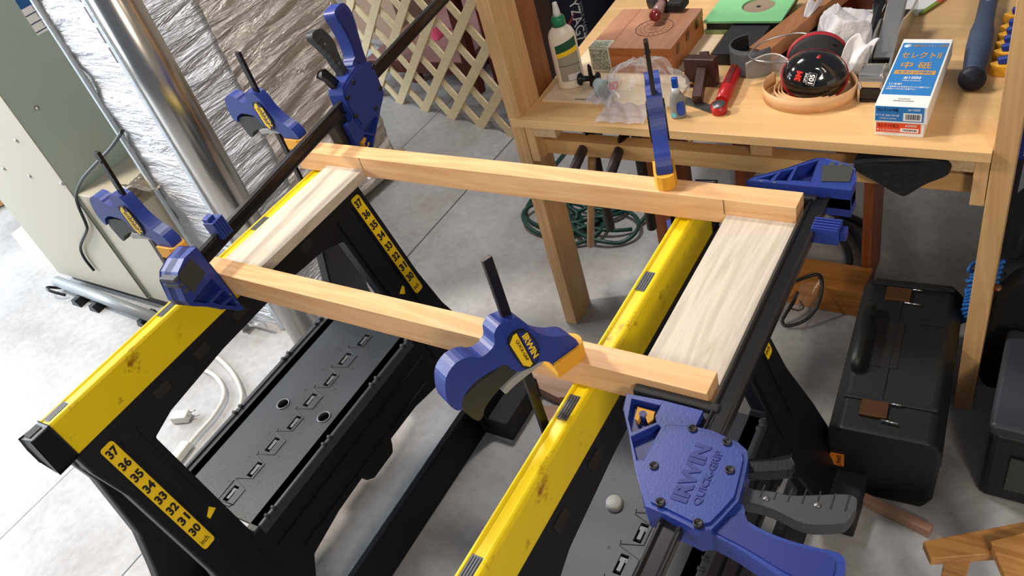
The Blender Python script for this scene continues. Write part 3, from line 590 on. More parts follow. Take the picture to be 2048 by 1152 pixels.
c = MB(); c.cyl((-1.82, 1.04, 0.0), (-1.82, 1.04, 1.75), 0.0515, 48); put('pipe', c, GALV, pp, world=True)
c = MB(); c.cyl((-1.82, 1.04, 0.06), (-1.82, 1.04, 0.066), 0.0525, 48); put('crimp_ring', c, GALV, pp, world=True)
c = MB(); c.box(-2.17, -2.06, 1.055, 1.060, 0.03, 0.055); c.box(-2.175, -2.145, 1.03, 1.06, 0.0, 0.004); c.box(-2.172, -2.168, 1.03, 1.06, 0.0, 0.055)
tag(put('metal_bracket', c, STEEL, None, world=True), 'small steel strap bracket on the floor beside the silver pipe', 'bracket')
# wood scraps on the left floor
c = MB(); c.prism([(hz(22, 468, .11).x, hz(22, 468, .11).y), (hz(88, 500, .11).x, hz(88, 500, .11).y), (hz(124, 472, .11).x, hz(124, 472, .11).y), (hz(72, 428, .11).x, hz(72, 428, .11).y)], (), 0.0, 0.11)
tag(put('wood_block', c, wood('bright_offcut', (232, 222, 206), (206, 190, 168), 'y', 0.5, 1, 0.6), None, 0.002, world=True), 'pale wood block on the floor left of the furnace', 'wood block')
c = MB(); c.obox(hz(-60, 425, 0.03), hz(34, 378, 0.03), 0.09, 0.05)
tag(put('plank', c, PINE_Y, None, 0.002, world=True), 'short light plank at the left edge behind the furnace', 'wood plank')
# white extension lead
WC = mat('white_cord', (226, 222, 212), 0.45)
ec = thing('white_extension_cord', 'white extension cord with plug on the floor below the left sawhorse', 'cord', (-2.0, 0.7, 0))
c = MB(); c.tube(smooth_pts([hz(*q, 0.012) for q in ((395, 700), (430, 712), (462, 742), (480, 775), (483, 800), (468, 838), (440, 868), (405, 903), (372, 935))]), 0.0065, 10).cut()
c.tube(smooth_pts([hz(*q, 0.012) for q in ((405, 738), (430, 752), (446, 775), (446, 800), (425, 835), (398, 865), (372, 896))]), 0.0065, 10); put_each('cord', c, WC, ec, world=True)
A, B = hz(376, 886, .014), hz(346, 925, .014); c = MB(); c.obox(A, B, 0.032, 0.026); put('socket_end', c, WC, ec, 0.005, world=True)
A, B = hz(378, 832, .014), hz(346, 835, .014); c = MB(); c.obox(A, B, 0.034, 0.028); po = put('plug', c, WC, ec, 0.004, world=True)
c = MB(); q = ec.location
for k in (-0.008, 0.008): P = hz(377, 828, .02) + Vector((0, k, 0)); c.tube([P, P + Vector((0.012, 0.012, 0.0))], 0.0022, 8).cut()
put_each('prong', c, STEEL, ec, world=True)

# ------------------------------------------------------------------ lattice panel
LA = Vector((-2.90, 2.585, 0)); LD = Vector((0.96765, -0.2523, 0)).normalized(); LN = Vector((LD.y, -LD.x, 0)); LW, LH = 1.22, 1.15
la = thing('lattice_panel', 'pale wooden garden lattice panel standing beyond the ducts', 'lattice', LA)
LAT = wood('lattice_pine', (226, 208, 168), (198, 176, 132), 'x', 0.6, 1.4, 0.7)
FL0 = (LD, Vector((0, 0, 1)), LN, Vector((0, 0, 0)))
off0 = (Vector((-2.57, 2.499, 0)) - LA).dot(LD)
def strip(b, sgn, t0, t1):
    # 45 degree strip meeting the floor at b, clipped to the panel
    w = 0.029; pts = []
    lo = [(b - w, 0.0), (b + w, 0.0)]
    def clip(poly):
        def half(poly, f):
            o = []
            for i in range(len(poly)):
                p_, q_ = poly[i], poly[(i + 1) % len(poly)]; a, c_ = f(p_), f(q_)
                if a >= 0: o.append(p_)
                if (a >= 0) != (c_ >= 0): t = a / (a - c_); o.append((p_[0] + (q_[0] - p_[0]) * t, p_[1] + (q_[1] - p_[1]) * t))
            return o
        for f in (lambda p_: p_[0], lambda p_: LW - p_[0], lambda p_: p_[1] + 0.0, lambda p_: LH - p_[1]): poly = half(poly, f) if poly else poly
        return poly
    q = clip([(b - w - sgn * 0.0, 0.0), (b + w, 0.0), (b + w + sgn * 2, 2.0), (b - w + sgn * 2, 2.0)])
    if len(q) >= 3:
        mb = MB(); mb.prism(q, (), t0, t1, FL0)
        # texture runs along the strip
        put('slat', mb, LAT, la)
k = -8
while k < 9:
    strip(off0 + k * 0.1915, 1, 0.0, 0.007); strip(off0 + 0.004 + k * 0.1915, -1, -0.0075, -0.0005); k += 1
# furniture beyond the lattice
MAHO = wood('mahogany', (104, 46, 30), (64, 24, 16), 'z', 0.35, 0.8, 0.9)
tb = thing('low_table', 'low reddish-brown table behind the lattice panel', 'table', (-2.45, 2.9, 0))
c = MB().box(-2.86, -2.26, 2.66, 3.35, 0.085, 0.13); put('table_top', c, mat('rosy_brown_top', (150, 104, 98), 0.35, var=0.12, vscale=3), tb, 0.002, world=True)
c = MB().box(-2.87, -2.25, 2.652, 2.6595, 0.07, 0.125); put('front_edge', c, MAHO, tb, world=True)
for x, y, h in ((-2.60, 2.70, .069), (-2.28, 2.9, .084), (-2.84, 3.3, .084)):
    c = MB().box(x - 0.02, x + 0.02, y - 0.02, y + 0.02, 0, h); put('leg', c, MAHO, tb, world=True)
ch = thing('mahogany_chair', 'dark mahogany chair legs behind the lattice near the bench post', 'chair', (-2.1, 2.8, 0))
for (x, y) in ((-2.19, 2.62), (-2.01, 2.58), (-2.19, 3.0), (-2.01, 2.96)):
    c = MB(); c.obox((x, y, 0), (x - 0.03, y + 0.05, 0.5), 0.05, 0.05, (0, 1, 0)); put('leg', c, MAHO, ch, world=True)
c = MB().box(-2.24, -1.96, 2.60, 3.08, 0.50, 0.53); put('seat', c, MAHO, ch, 0.01, world=True)
c = MB(); c.box(-3.35, -3.0, 3.12, 3.5, 0, 0.28); tag(put('cardboard_box', c, mat('carton', (150, 122, 100), 0.8), None, 0.003, world=True), 'brown cardboard box behind the left part of the lattice', 'box')
c = MB(); c.box(-2.95, -2.55, 3.45, 3.8, 0, 0.34); tag(put('blue_tote', c, mat('navy_tote', (36, 52, 92), 0.5), None, 0.01, world=True), 'dark blue tote on the floor far behind the lattice', 'box')
c = MB(); c.grid(lambda i, j: (-3.30 + 0.36 * i, 2.72 + 0.30 * j, 0.014 + 0.012 * math.sin(i * 11) * math.cos(j * 9)), 14, 10); tag(put('crumpled_plastic_sheet', c, mat('pale_plastic', (186, 196, 206), 0.35), None, world=True, solid=0.003), 'pale crumpled plastic sheet on the floor behind the lattice', 'plastic sheet')
c = MB(); c.grid(lambda i, j: (-2.66 + 0.12 * i, 2.86 + 0.12 * j, 0.131 + 0.03 * math.sin(3.14 * i) * math.sin(3.14 * j)), 10, 10); tag(put('pink_cloth', c, mat('pink_cloth', (186, 60, 92), 0.8), None, world=True, solid=0.003), 'small pink cloth on the low table behind the lattice', 'cloth')

# ------------------------------------------------------------------ workbench
TZ = 0.70
def T(px, py, z=TZ): return hz(px, py, z)
wb = thing('workbench', 'plain pine workbench with tall corner posts and a cluttered top', 'workbench', (-0.57, 1.8, 0))
TOP = wood('plywood_top', (228, 190, 136), (206, 160, 104), 'x', 0.4, 0.5, 0.8, 0.08, 0.45)
def wp(name, x0, x1, y0, y1, z0, z1, m, bev=0.0012): return put(name, MB().box(x0, x1, y0, y1, z0, z1), m, wb, bev, world=True)
c = MB(); c.prism([(-1.082, 1.377), (-0.0715, 1.377), (-0.0715, 2.45), (-1.128, 2.45), (-1.0575, 1.484), (-1.0575, 1.386), (-1.082, 1.386)], (), TZ - 0.021, TZ)
put('top', c, TOP, wb, 0.001, world=True)
wp('front_post', -1.094, -1.058, 1.387, 1.483, 0, 1.75, PINE_Z)
wp('front_post', -0.071, -0.034, 1.387, 1.483, 0, 1.75, PINE_Z)
wp('back_post', -1.120, -1.0722, 1.4865, 1.578, 0.57, 1.75, OAKD)
wp('back_post', -1.128, -1.075, 2.36, 2.45, 0, 1.75, PINE_Z)
wp('front_rail', -1.056, -0.073, 1.425, 1.463, 0.577, 0.617, PINE_X)
wp('back_rail', -1.06, -0.09, 2.36, 2.40, 0.577, 0.617, PINE_X)
for s_, xa in ((1, -1.0570), (-1, -0.0725)):
    xi = xa + s_ * 0.024
    wp('corner_cleat', min(xa, xi), max(xa, xi), 1.389, 1.423, 0.575, 0.678, PINE_Z)
    xj = xi + s_ * 0.062; wp('top_cleat', min(xi, xj), max(xi, xj), 1.389, 1.45, 0.648, 0.678, wood('endgrain_block', (216, 188, 146), (180, 146, 100), 'y', 0.6, 2.0, 0.9))
wp('centre_block', -0.52, -0.474, 1.43, 1.46, 0.618, 0.678, PINE_Z)
wp('top_rail', -1.13, -1.0, 1.60, 1.63, 1.03, 1.10, PINE_X)
# brown cabinet frame standing underneath
cb = thing('brown_cabinet', 'reddish-brown open wooden cabinet standing under the workbench', 'cabinet', (-0.6, 2.0, 0))
RED = wood('reddish_wood', (150, 84, 42), (108, 52, 24), 'z', 0.45, 0.8, 0.9)
for (x0, x1, y0, y1) in ((-0.918, -0.80, 1.70, 1.735), (-0.352, -0.328, 1.735, 1.86), (-0.82, -0.79, 2.10, 2.22)):
    c = MB().box(x0, x1, y0, y1, 0.0, 0.575); put('upright', c, RED, cb, 0.001, world=True)
c = MB().box(-0.80, -0.35, 1.78, 1.80, 0.42, 0.56); put('drawer_front', c, RED, cb, 0.002, world=True)
c = MB().box(-0.455, -0.395, 1.772, 1.7795, 0.46, 0.50); put('drawer_opening', c, mat('pale_paper', (196, 190, 180), 0.7), cb, world=True)
c = MB().box(-0.42, -0.36, 1.736, 1.779, 0.36, 0.57); put('side_panel', c, RED, cb, 0.001, world=True)
c = MB().obox(hz(1585, 560, .045), hz(1735, 586, .045), 0.10, 0.088); tag(put('floor_timber', c, wood('amber_timber', (196, 130, 58), (150, 86, 30), 'x', 0.45, 1, 0.9), None, 0.002, world=True), 'amber wooden timber lying on the floor left of the black toolbox', 'timber')
# pipe clamps and sticks hanging under the bench
DP = mat('dark_pipe', (66, 56, 54), 0.42, metal=0.4)
for i, (a, b, lab) in enumerate((((1180, 268), (1142, 352), 'leaning dark steel pipe under the bench, nearest the left post'), ((1250, 268), (1216, 362), 'leaning dark steel pipe under the bench, right of its twin'))):
    t = thing('pipe_clamp', lab, 'clamp', hy(*b, 1.34), group='dark pipe clamps poking out under the bench')
    c = MB(); P, Q = hy(*a, 1.475), hy(*b, 1.34); c.cyl(P, Q, 0.0125, 20); put('pipe', c, DP, t, world=True)
    c = MB(); c.obox(P + Vector((-0.02, 0.008, 0.018)), P + Vector((0.03, 0.02, 0.008)), 0.03, 0.028); put('clamp_head', c, mat('blue_grey_metal', (60, 66, 74), 0.4, metal=0.5), t, 0.004, world=True)
for a, b, lab in (((1192, 318), (1221, 456), 'hanging dark steel pipe beside the labelled stick'), ((1272, 318), (1304, 456), 'hanging dark steel pipe in front of the brown cabinet')):
    B = hy(*b, 1.60); t = thing('hanging_pipe', lab, 'pipe', B, group='dark pipes hanging under the bench')
    c = MB(); A = hy(*a, 1.60); c.cyl((B.x, 1.60, B.z), (B.x, 1.60, 0.63), 0.0135, 20); put('pipe', c, DP, t, world=True)
    c = MB(); c.box(B.x - 0.02, B.x + 0.02, 1.58, 1.62, 0.63, 0.675); put('hook_head', c, DP, t, 0.004, world=True)
B = hy(1181, 490, 1.55); t = thing('labelled_stick', 'round wooden stick with a white paper label hanging under the bench', 'dowel', B)
c = MB(); c.cyl(B, hy(1184, 316, 1.50), 0.0105, 20); put('stick', c, PINE_Z, t, world=True)
lm, lb_ = hy(1182, 470, 1.5365), hy(1183, 432, 1.5365)
c = MB(); c.obox(lm, lb_, 0.0125, 0.002, (0, -1, 0)); put('paper_label', c, WHITE, t, world=True)
for k in range(7):
    P = lm + (lb_ - lm) * (0.22 + k * 0.09); c = MB(); c.obox(P + Vector((-0.0035, -0.0015, 0)), P + Vector((0.0035, -0.0015, 0)), 0.0012, 0.003, (0, 0, 1)); put('label_print', c, LABB, t, world=True)
# green garden cord coil on the floor
GC = mat('green_cord', (22, 66, 56), 0.4)
c = MB(); pts = []
for i in range(120):
    a = i / 120 * 2 * math.pi * 5; r = 0.10 + 0.07 * math.sin(i * 0.37 + 1); pts.append((-1.26 + r * 1.25 * math.cos(a) + 0.03 * math.sin(i * 0.21), 1.86 + r * 0.9 * math.sin(a), 0.012 + 0.02 * abs(math.sin(i * 0.5))))
c.tube(smooth_pts(pts, 3), 0.007, 8)
c.tube(smooth_pts([hz(*q, 0.01) for q in ((1062, 400), (1052, 420), (1058, 440), (1085, 455), (1120, 470), (1160, 468), (1190, 470), (1205, 440), (1196, 405))]), 0.006, 8)
c.tube(smooth_pts([hz(*q, 0.01) for q in ((1130, 305), (1105, 335), (1080, 370), (1068, 400))]), 0.006, 8)
c.tube(smooth_pts([hz(*q, 0.01) for q in ((1130, 405), (1160, 430), (1172, 458), (1215, 432), (1240, 400), (1258, 350))]), 0.006, 8)
tag(put('green_cord', c, GC, None, world=True), 'tangled green outdoor cord on the floor under the bench', 'cord')
c = MB(); c.tube(smooth_pts([hz(*q, 0.015) for q in ((1640, 415), (1668, 425), (1700, 435), (1735, 452))]), 0.012, 10).cut()
c.tube(smooth_pts([hz(*q, 0.015) for q in ((1650, 450), (1672, 462), (1692, 490), (1700, 520), (1690, 545), (1670, 556))]), 0.009, 10).cut()
c.tube(smooth_pts([hz(*q, 0.015) for q in ((1670, 440), (1700, 455), (1722, 485), (1740, 530), (1728, 548), (1705, 556))]), 0.012, 10)
c.cuts = []; tag(put('black_hose', c, BLK2, None, world=True), 'black hose looped on the floor beside the brown cabinet', 'hose')
# dark case and black cloth bag tucked under the top
c = MB().box(-0.74, -0.32, 1.485, 1.75, 0.618, 0.672); tag(put('dark_case', c, BLK2, None, 0.004, world=True), 'flat dark case lying in the slot under the bench top', 'case')
from mathutils import noise
def lump(mb, outline, y0, y1, amp=0.012, n=3):
    pts = sm2(outline, n); F = ((1, 0, 0), (0, 0, 1), (0, -1, 0), (0, 0, 0)); mb.prism(pts, (), -y1, -y0, F)
    mb.v = [v + Vector((noise.noise(v * 14), noise.noise(v * 14 + Vector((5, 0, 0))), noise.noise(v * 14 + Vector((0, 9, 0))))) * amp for v in mb.v]; return mb
o2 = [(hy(*q, 1.385).x, hy(*q, 1.385).z) for q in ((1708, 318), (1722, 342), (1760, 362), (1802, 384), (1822, 384), (1860, 360), (1900, 344), (1898, 326), (1870, 316), (1800, 312))]
c = MB(); lump(c, o2, 1.372, 1.42, 0.006); tag(put('black_cloth_bag', c, mat('black_cloth', (9, 9, 11), 0.85, bump=0.5, bscale=40), None, 0.004, world=True), 'black cloth bag drooping over the rail under the bench top', 'bag')

# ------------------------------------------------------------------ toolbox and things on the right
TBm = mat('toolbox_black', (13, 18, 20), 0.5, bump=0.05, bscale=200)
Rz = Matrix.Rotation(math.radians(3.8), 3, 'Z')
tbx = thing('black_toolbox', 'black plastic toolbox with copper latches on the floor under the bench', 'toolbox', (-0.182, 1.315, 0), Rz)
c = MB(); c.prism([(-0.085, 0.0), (0.085, 0.0), (0.10, 0.03), (0.105, 0.15), (-0.105, 0.15), (-0.10, 0.03)], (), -0.225, 0.225, ((1, 0, 0), (0, 0, 1), (0, 1, 0), (0, 0, 0))); put('base', c, TBm, tbx, 0.008, 3)
c = MB(); c.prism([(-0.107, 0.1505), (0.107, 0.1505), (0.105, 0.195), (0.085, 0.222), (-0.085, 0.222), (-0.105, 0.195)], (), -0.232, 0.232, ((1, 0, 0), (0, 0, 1), (0, 1, 0), (0, 0, 0))); lid = put('lid', c, TBm, tbx, 0.008, 3)
c = MB(); c.box(-0.09, 0.088, -0.150, -0.140, 0.222, 0.226).cut(); c.box(-0.09, 0.088, 0.205, 0.215, 0.222, 0.228).cut(); c.box(0.02, 0.08, 0.095, 0.100, 0.222, 0.2245).cut(); c.box(-0.02, -0.014, -0.14, 0.2, 0.222, 0.2245).cut(); put_each('lid_ridge', c, TBm, lid, bevel=0.002)
c = MB(); c.tube(smooth_pts([(-0.075, 0.10, 0.222), (-0.078, 0.10, 0.246), (-0.078, 0.0, 0.250), (-0.078, -0.06, 0.246), (-0.075, -0.065, 0.222)]), 0.013, 12); put('handle', c, TBm, tbx)
c = MB().box(-0.055, 0.0, -0.05, 0.09, 0.2222, 0.2235); put('handle_recess', c, LABB, lid)
CO = mat('copper_latch', (120, 84, 60), 0.35, metal=0.8)
for y in (-0.17, 0.178):
    c = MB().box(-0.052, 0.0, y - 0.022, y + 0.02, 0.222, 0.230); put('latch', c, CO, tbx, 0.002)
    c = MB(); c.tube([(0.002, y + 0.018, 0.229), (0.022, y + 0.018, 0.229)], 0.002, 8).cut(); c.tube([(-0.01, y - 0.028, 0.229), (0.022, y - 0.03, 0.229)], 0.002, 8).cut(); put_each('latch_wire', c, STEEL, tbx)
c = MB().prism(rrect(-0.100, -0.072, 0.088, 0.128, 0.003), (), 0.2262, 0.2280, XZ); bo = put('badge', c, mat('orange_badge', (196, 110, 36), 0.5), tbx)
text('lettering', 'DEWALT', 0.01, ((0, 0, -1), (1, 0, 0), (-0.082, -0.2284, 0.108)), LABB, bo, 0.0002, fit=(0.034, 0.009))
c = MB(); A, B = hz(1700, 985, 0.012), hz(1862, 1062, 0.012); c.obox(A, B, 0.020, 0.022); tag(put('wood_offcut', c, wood('rosy_offcut', (190, 150, 126), (156, 116, 94), 'x', 0.6, 1, 0.8), None, 0.001, world=True), 'thin wood offcut on the floor in front of the black toolbox', 'wood offcut')
# second case and bag at the right edge
cs = thing('black_tool_case', 'black tool case with grey lid edge at the right edge of the floor', 'case', (0.14, 1.3, 0))
c = MB().box(0.008, 0.30, 1.165, 1.43, 0.0, 0.205); put('case_body', c, TBm, cs, 0.015, 3, world=True)
c = MB().box(0.004, 0.304, 1.16, 1.435, 0.206, 0.235); put('case_lid', c, mat('slate_plastic', (46, 50, 58), 0.5), cs, 0.01, 3, world=True)
c = MB().box(0.05, 0.25, 1.158, 1.1645, 0.05, 0.15); put('front_grille', c, mat('grille_grey', (60, 64, 60), 0.5), cs, 0.002, world=True)
bg = thing('black_tool_bag', 'tall black tool bag with open top behind the black tool case', 'bag', (0.12, 1.65, 0))
c = MB(); c.prism(sm2([(-0.03, 0.0), (0.28, 0.0), (0.30, 0.2), (0.27, 0.34), (0.0, 0.34), (-0.035, 0.2)], 2), (), 1.47, 1.85, ((1, 0, 0), (0, 0, 1), (0, 1, 0), (0, 0, 0))); put('bag_body', c, mat('black_canvas', (16, 17, 19), 0.8), bg, 0.02, 3, world=True)
c = MB(); c.tube(smooth_pts([(-0.01, 1.55, 0.33), (0.0, 1.56, 0.40), (0.05, 1.60, 0.43), (0.14, 1.62, 0.42), (0.2, 1.62, 0.34)]), 0.012, 10); put('strap', c, BLK2, bg, world=True)
c = MB(); c.lathe([(0.006, 0), (0.009, 0.002), (0.006, 0.004)], hz(1995, 576, 0.35), (0, -0.5, 1), 14); put('ring', c, CO, bg, world=True)
c = MB().box(0.05, 0.16, 1.48, 1.53, 0.345, 0.40); tag(put('white_red_carton', c, mat('red_carton', (150, 40, 34), 0.6), None, 0.004, world=True), 'small red carton sticking out of the black tool bag', 'box')
c = MB(); c.tube(smooth_pts([hy(1938, 606, 1.5) + Vector((0.01 * math.sin(i), 0.01 * math.cos(i * 1.3), 0.006 * i)) for i in range(22)], 3), 0.004, 6)
for k in range(13):
    P = hy(1966 - 2.2 * k, 545 + 8 * k, 1.495); c.tube(smooth_pts([P + Vector((-0.02, 0, -0.01 + 0.004 * math.sin(k))), P + Vector((0.0, -0.01, 0.012)), P + Vector((0.035, 0, 0.04 - 0.003 * k))]), 0.0045, 8)
tag(put('blue_rope', c, mat('blue_rope', (20, 96, 176), 0.6), None, world=True), 'bright blue rope bundle behind the right bench post', 'rope')
# upright clamp hanging right of the post
uc = thing('hanging_bar_clamp', 'dark blue bar clamp with yellow lettering hanging right of the bench post', 'clamp', (-0.03, 1.53, 0.3))
A, B = hy(2032, 312, 1.53), hy(1995, 500, 1.53)
c = MB(); c.obox(A, (A.x - 0.004, 1.53, B.z), 0.030, 0.010, (0, -1, 0)); put('bar', c, LABB, uc, 0.001, world=True)
c = MB().box(A.x - 0.014, A.x + 0.07, 1.512, 1.546, A.z + 0.0, A.z + 0.10); bo = put('body', c, BLUE_D, uc, 0.008, 3, world=True)
q = MB(); text('lettering', 'IRWIN', 0.02, ((0, 0, 1), (-1, 0, 0), Vector((A.x + 0.018, 1.5112, A.z + 0.04))), LABY, uc, 0.0003, world=True, fit=(0.050, 0.012))
c = MB().box(A.x - 0.020, A.x - 0.015, 1.525, 1.545, A.z - 0.16, A.z - 0.02); put('steel_rod', c, STEEL, uc, world=True)
c = MB().box(-0.010, 0.16, 1.60, 1.80, 0.46, 0.56); tag(put('blue_bin', c, mat('blue_bin', (24, 60, 190), 0.4), None, 0.01, world=True), 'bright blue plastic bin at the right edge beside the bench', 'bin')
c = MB().box(-0.010, 0.20, 1.86, 2.1, 0.0, 0.46); tag(put('grey_crate', c, mat('grey_crate', (96, 98, 104), 0.6), None, 0.006, world=True), 'grey crate standing behind the black tool bag', 'crate')
# safety glasses hanging beside the right sawhorse
sg = thing('safety_glasses', 'clear safety glasses with black frame on the floor by the amber timber', 'glasses', hz(1610, 600, 0.0))
c = MB(); c.tube(smooth_pts([hz(q[0], q[1], q[2]) for q in ((1597, 584, .06), (1575, 622, .03), (1565, 640, .015), (1572, 652, .012), (1600, 646, .02), (1620, 632, .03), (1635, 612, .05), (1643, 585, .08), (1644, 562, .10), (1637, 549, .103), (1615, 554, .10), (1590, 563, .10))]), 0.0045, 8); fo = put('frame', c, LABB, sg, world=True)
c = MB(); c.tube(smooth_pts([hz(*q, 0.05) for q in ((1597, 584), (1588, 605), (1575, 625), (1566, 640))]), 0.003, 8).cut(); c.tube(smooth_pts([hz(*q, 0.02) for q in ((1595, 595), (1604, 608), (1607, 616), (1596, 621), (1580, 616))]), 0.0025, 8).cut(); put_each('temple_arm', c, LABB, sg, world=True)
ln = MB(); ln.grid(lambda i, j: hz(1580, 645, .02) * (1 - i) * (1 - j) + hz(1632, 612, .045) * i * (1 - j) + hz(1600, 570, .085) * (1 - i) * j + hz(1640, 560, .098) * i * j + Vector((0, 0, 0.004 * math.sin(3.14 * i))), 12, 12)
# scraps beneath the near rail
PK = wood('pinkish_board', (190, 156, 136), (158, 120, 100), 'x', 0.6, 1, 0.7)
c = MB(); c.prism([tuple(hz(*q, 0.035).xy) for q in ((1020, 748), (1116, 795), (1190, 790), (1300, 700), (1160, 690))], (), 0.005, 0.035); tag(put('board_offcut', c, PK, None, 0.001, world=True), 'pinkish board offcut on the floor between the sawhorses', 'wood offcut')
c = MB(); c.prism([tuple(hz(*q, 0.02).xy) for q in ((1075, 805), (1092, 900), (1130, 900), (1150, 800))], (), 0.0, 0.004); tag(put('thin_offcut', c, PK, None, world=True), 'thin pinkish offcut on the floor beside the right yellow beam', 'wood offcut')
# stool at the lower right corner
SW = wood('honey_wood', (214, 158, 88), (160, 100, 42), 'x', 0.4, 0.9, 1.0, 0.1)
st = thing('wooden_stool', 'honey-coloured wooden stool corner at the lower right', 'stool', (0.1, 0.85, 0))
z0 = 0.33
P = [hz(*q, z0) for q in ((1846, 1082), (1862, 1118), (1990, 1108), (2120, 1100), (2140, 1020), (2048, 1043))]
c = MB(); c.prism([tuple(v.xy) for v in P], (), z0 - 0.02, z0); put('rail', c, SW, st, 0.002, world=True)
P = [hz(*q, z0 + 0.02) for q in ((1984, 1086), (2010, 1080), (2120, 1050), (2140, 1200), (2030, 1200), (2012, 1152))]
c = MB(); c.prism([tuple(v.xy) for v in P], (), z0 + 0.001, z0 + 0.022); put('seat_board', c, SW, st, 0.002, world=True)
a = hz(1920, 1090, z0); b = hz(2100, 1120, z0); 
for v in (a, b): c = MB().box(v.x - 0.018, v.x + 0.018, v.y - 0.018, v.y + 0.018, 0, z0 - 0.0205); put('leg', c, SW, st, 0.002, world=True)

# ------------------------------------------------------------------ things on the bench top
def film(name, col, op=0.12, rough=0.12, edge=0.5, bump=0.0, bs=20):
    m = bpy.data.materials.new(name); m.use_nodes = True; nt = m.node_tree; L = nt.links; p = nt.nodes['Principled BSDF']; o = nt.nodes['Material Output']
    p.inputs['Base Color'].default_value = lin(col); p.inputs['Roughness'].default_value = rough; p.inputs['Specular IOR Level'].default_value = 0.8
    t = nt.nodes.new('ShaderNodeBsdfTransparent'); mx = nt.nodes.new('ShaderNodeMixShader'); lw = nt.nodes.new('ShaderNodeLayerWeight'); lw.inputs[0].default_value = 0.35
    mr = nt.nodes.new('ShaderNodeMapRange'); mr.inputs[3].default_value = op; mr.inputs[4].default_value = op + edge
    L.new(lw.outputs['Facing'], mr.inputs[0]); L.new(mr.outputs[0], mx.inputs[0]); L.new(t.outputs[0], mx.inputs[1]); L.new(p.outputs[0], mx.inputs[2]); L.new(mx.outputs[0], o.inputs[0])
    if bump:
        n2 = nt.nodes.new('ShaderNodeTexNoise'); n2.inputs['Scale'].default_value = bs; n2.inputs['Detail'].default_value = 3; b = nt.nodes.new('ShaderNodeBump'); b.inputs['Strength'].default_value = bump; b.inputs['Distance'].default_value = 0.02
        tcc = nt.nodes.new('ShaderNodeTexCoord'); L.new(tcc.outputs['Object'], n2.inputs['Vector']); L.new(n2.outputs['Fac'], b.inputs['Height']); L.new(b.outputs[0], p.inputs['Normal'])
    return m
# thin board under the bottle
bx0, by0 = -1.036, 1.462
c = MB().box(bx0, -0.70, by0, 1.80, TZ, TZ + 0.006); o = put('thin_board', c, wood('thin_board_wood', (236, 216, 186), (218, 190, 150), 'x', 0.45, 1, 0.6), None, 0.0005, world=True); tag(o, 'thin pale board under the glue bottle and cigar box', 'wood board')
for k in range(9): q = MB().box(-0.950 + k * 0.0056, -0.9465 + k * 0.0056 + 0.001 * (k % 2), 1.470, 1.4745, TZ + 0.0061, TZ + 0.0063); q.v = [v - o.location for v in q.v]; put('print_mark', q, LABB, o)
# wood glue bottle
R = Matrix.Rotation(math.radians(28), 3, 'Z')
gb = thing('glue_bottle', 'white wood glue bottle with green cap standing at the left of the bench top', 'bottle', (-0.988, 1.532, TZ + 0.0062), R)
BW = mat('bottle_white', (226, 216, 200), 0.4)
c = MB(); c.lathe([(0.0, 0), (0.88, 0.0), (1.0, 0.006), (1.0, 0.122), (0.96, 0.136), (0.80, 0.148), (0.52, 0.156), (0.40, 0.160), (0.0, 0.160)], (0, 0, 0), (0, 0, 1), 40, 0.033, 0.0195, (1, 0, 0)); put('body', c, BW, gb)
c = MB(); c.lathe([(0, 0.158), (0.0165, 0.158), (0.0165, 0.174), (0.0135, 0.180), (0.007, 0.181), (0, 0.181)], seg=28); put('cap', c, mat('green_cap', (18, 124, 84), 0.4), gb)
c = MB(); c.lathe([(0, 0.180), (0.0095, 0.180), (0.0085, 0.190), (0.006, 0.206), (0.0055, 0.212), (0.0, 0.214)], seg=20); put('nozzle', c, mat('milky_tip', (214, 220, 214), 0.35), gb)
def curved_label(z0, z1, m, a0=-128, a1=-30, grow=1.012, z0b=None, z1b=None):
    q = MB()
    def fn(i, j):
        a = math.radians(a0 + (a1 - a0) * i); lo = z0 + ((z0b or z0) - z0) * i; hi = z1 + ((z1b or z1) - z1) * i
        return (0.033 * grow * math.cos(a), 0.0195 * grow * math.sin(a), lo + (hi - lo) * j)
    q.grid(fn, 16, 2); return q
lo = put('label', curved_label(0.022, 0.112, mat('label_grey_tan', (150, 142, 126), 0.5)), MATS['label_grey_tan'], gb)
put('label_band', curved_label(0.094, 0.114, None, grow=1.022, z0b=0.106, z1b=0.130), mat('label_green', (16, 74, 50), 0.5), lo)
put('label_band', curved_label(0.083, 0.094, None, grow=1.024, z0b=0.095, z1b=0.107), LABY, lo)
put('label_band', curved_label(0.024, 0.040, None, a0=-95, a1=-40, grow=1.022), mat('label_pale', (206, 200, 206), 0.5), lo)
put('label_line', curved_label(0.062, 0.0635, None, grow=1.024), mat('label_green', (0, 0, 0)), lo)
# cigar box
CW = wood('cigar_wood', (190, 120, 66), (156, 84, 36), 'x', 0.45, 0.8, 0.8)
CT = wood('cigar_lid_wood', (180, 132, 104), (156, 106, 80), 'y', 0.45, 0.8, 0.7)
cg = thing('cigar_box', 'wooden cigar box with paper seal and round stamp on the bench top', 'box', (-0.855, 1.70, TZ + 0.0062))
X0, X1, Y0_, Y1_, H = -0.108, 0.103, -0.098, 0.105, 0.062
c = MB(); c.box(X0, X1, Y0_, Y1_, 0, 0.046); put('box', c, CW, cg, 0.001)
c = MB(); c.box(X0 - 0.001, X1 + 0.001, Y0_ - 0.001, Y1_ + 0.001, 0.0465, H); put('lid', c, CW, cg, 0.001)
c = MB(); c.box(X0 - 0.001, X1 + 0.001, Y0_ - 0.001, Y1_ + 0.001, H, H + 0.003); tp = put('lid_panel', c, CT, cg, 0.0005)
c = MB(); c.box(-0.058, -0.057, Y0_, Y1_, H + 0.003, H + 0.0033); put('lid_groove', c, OAKD, tp)
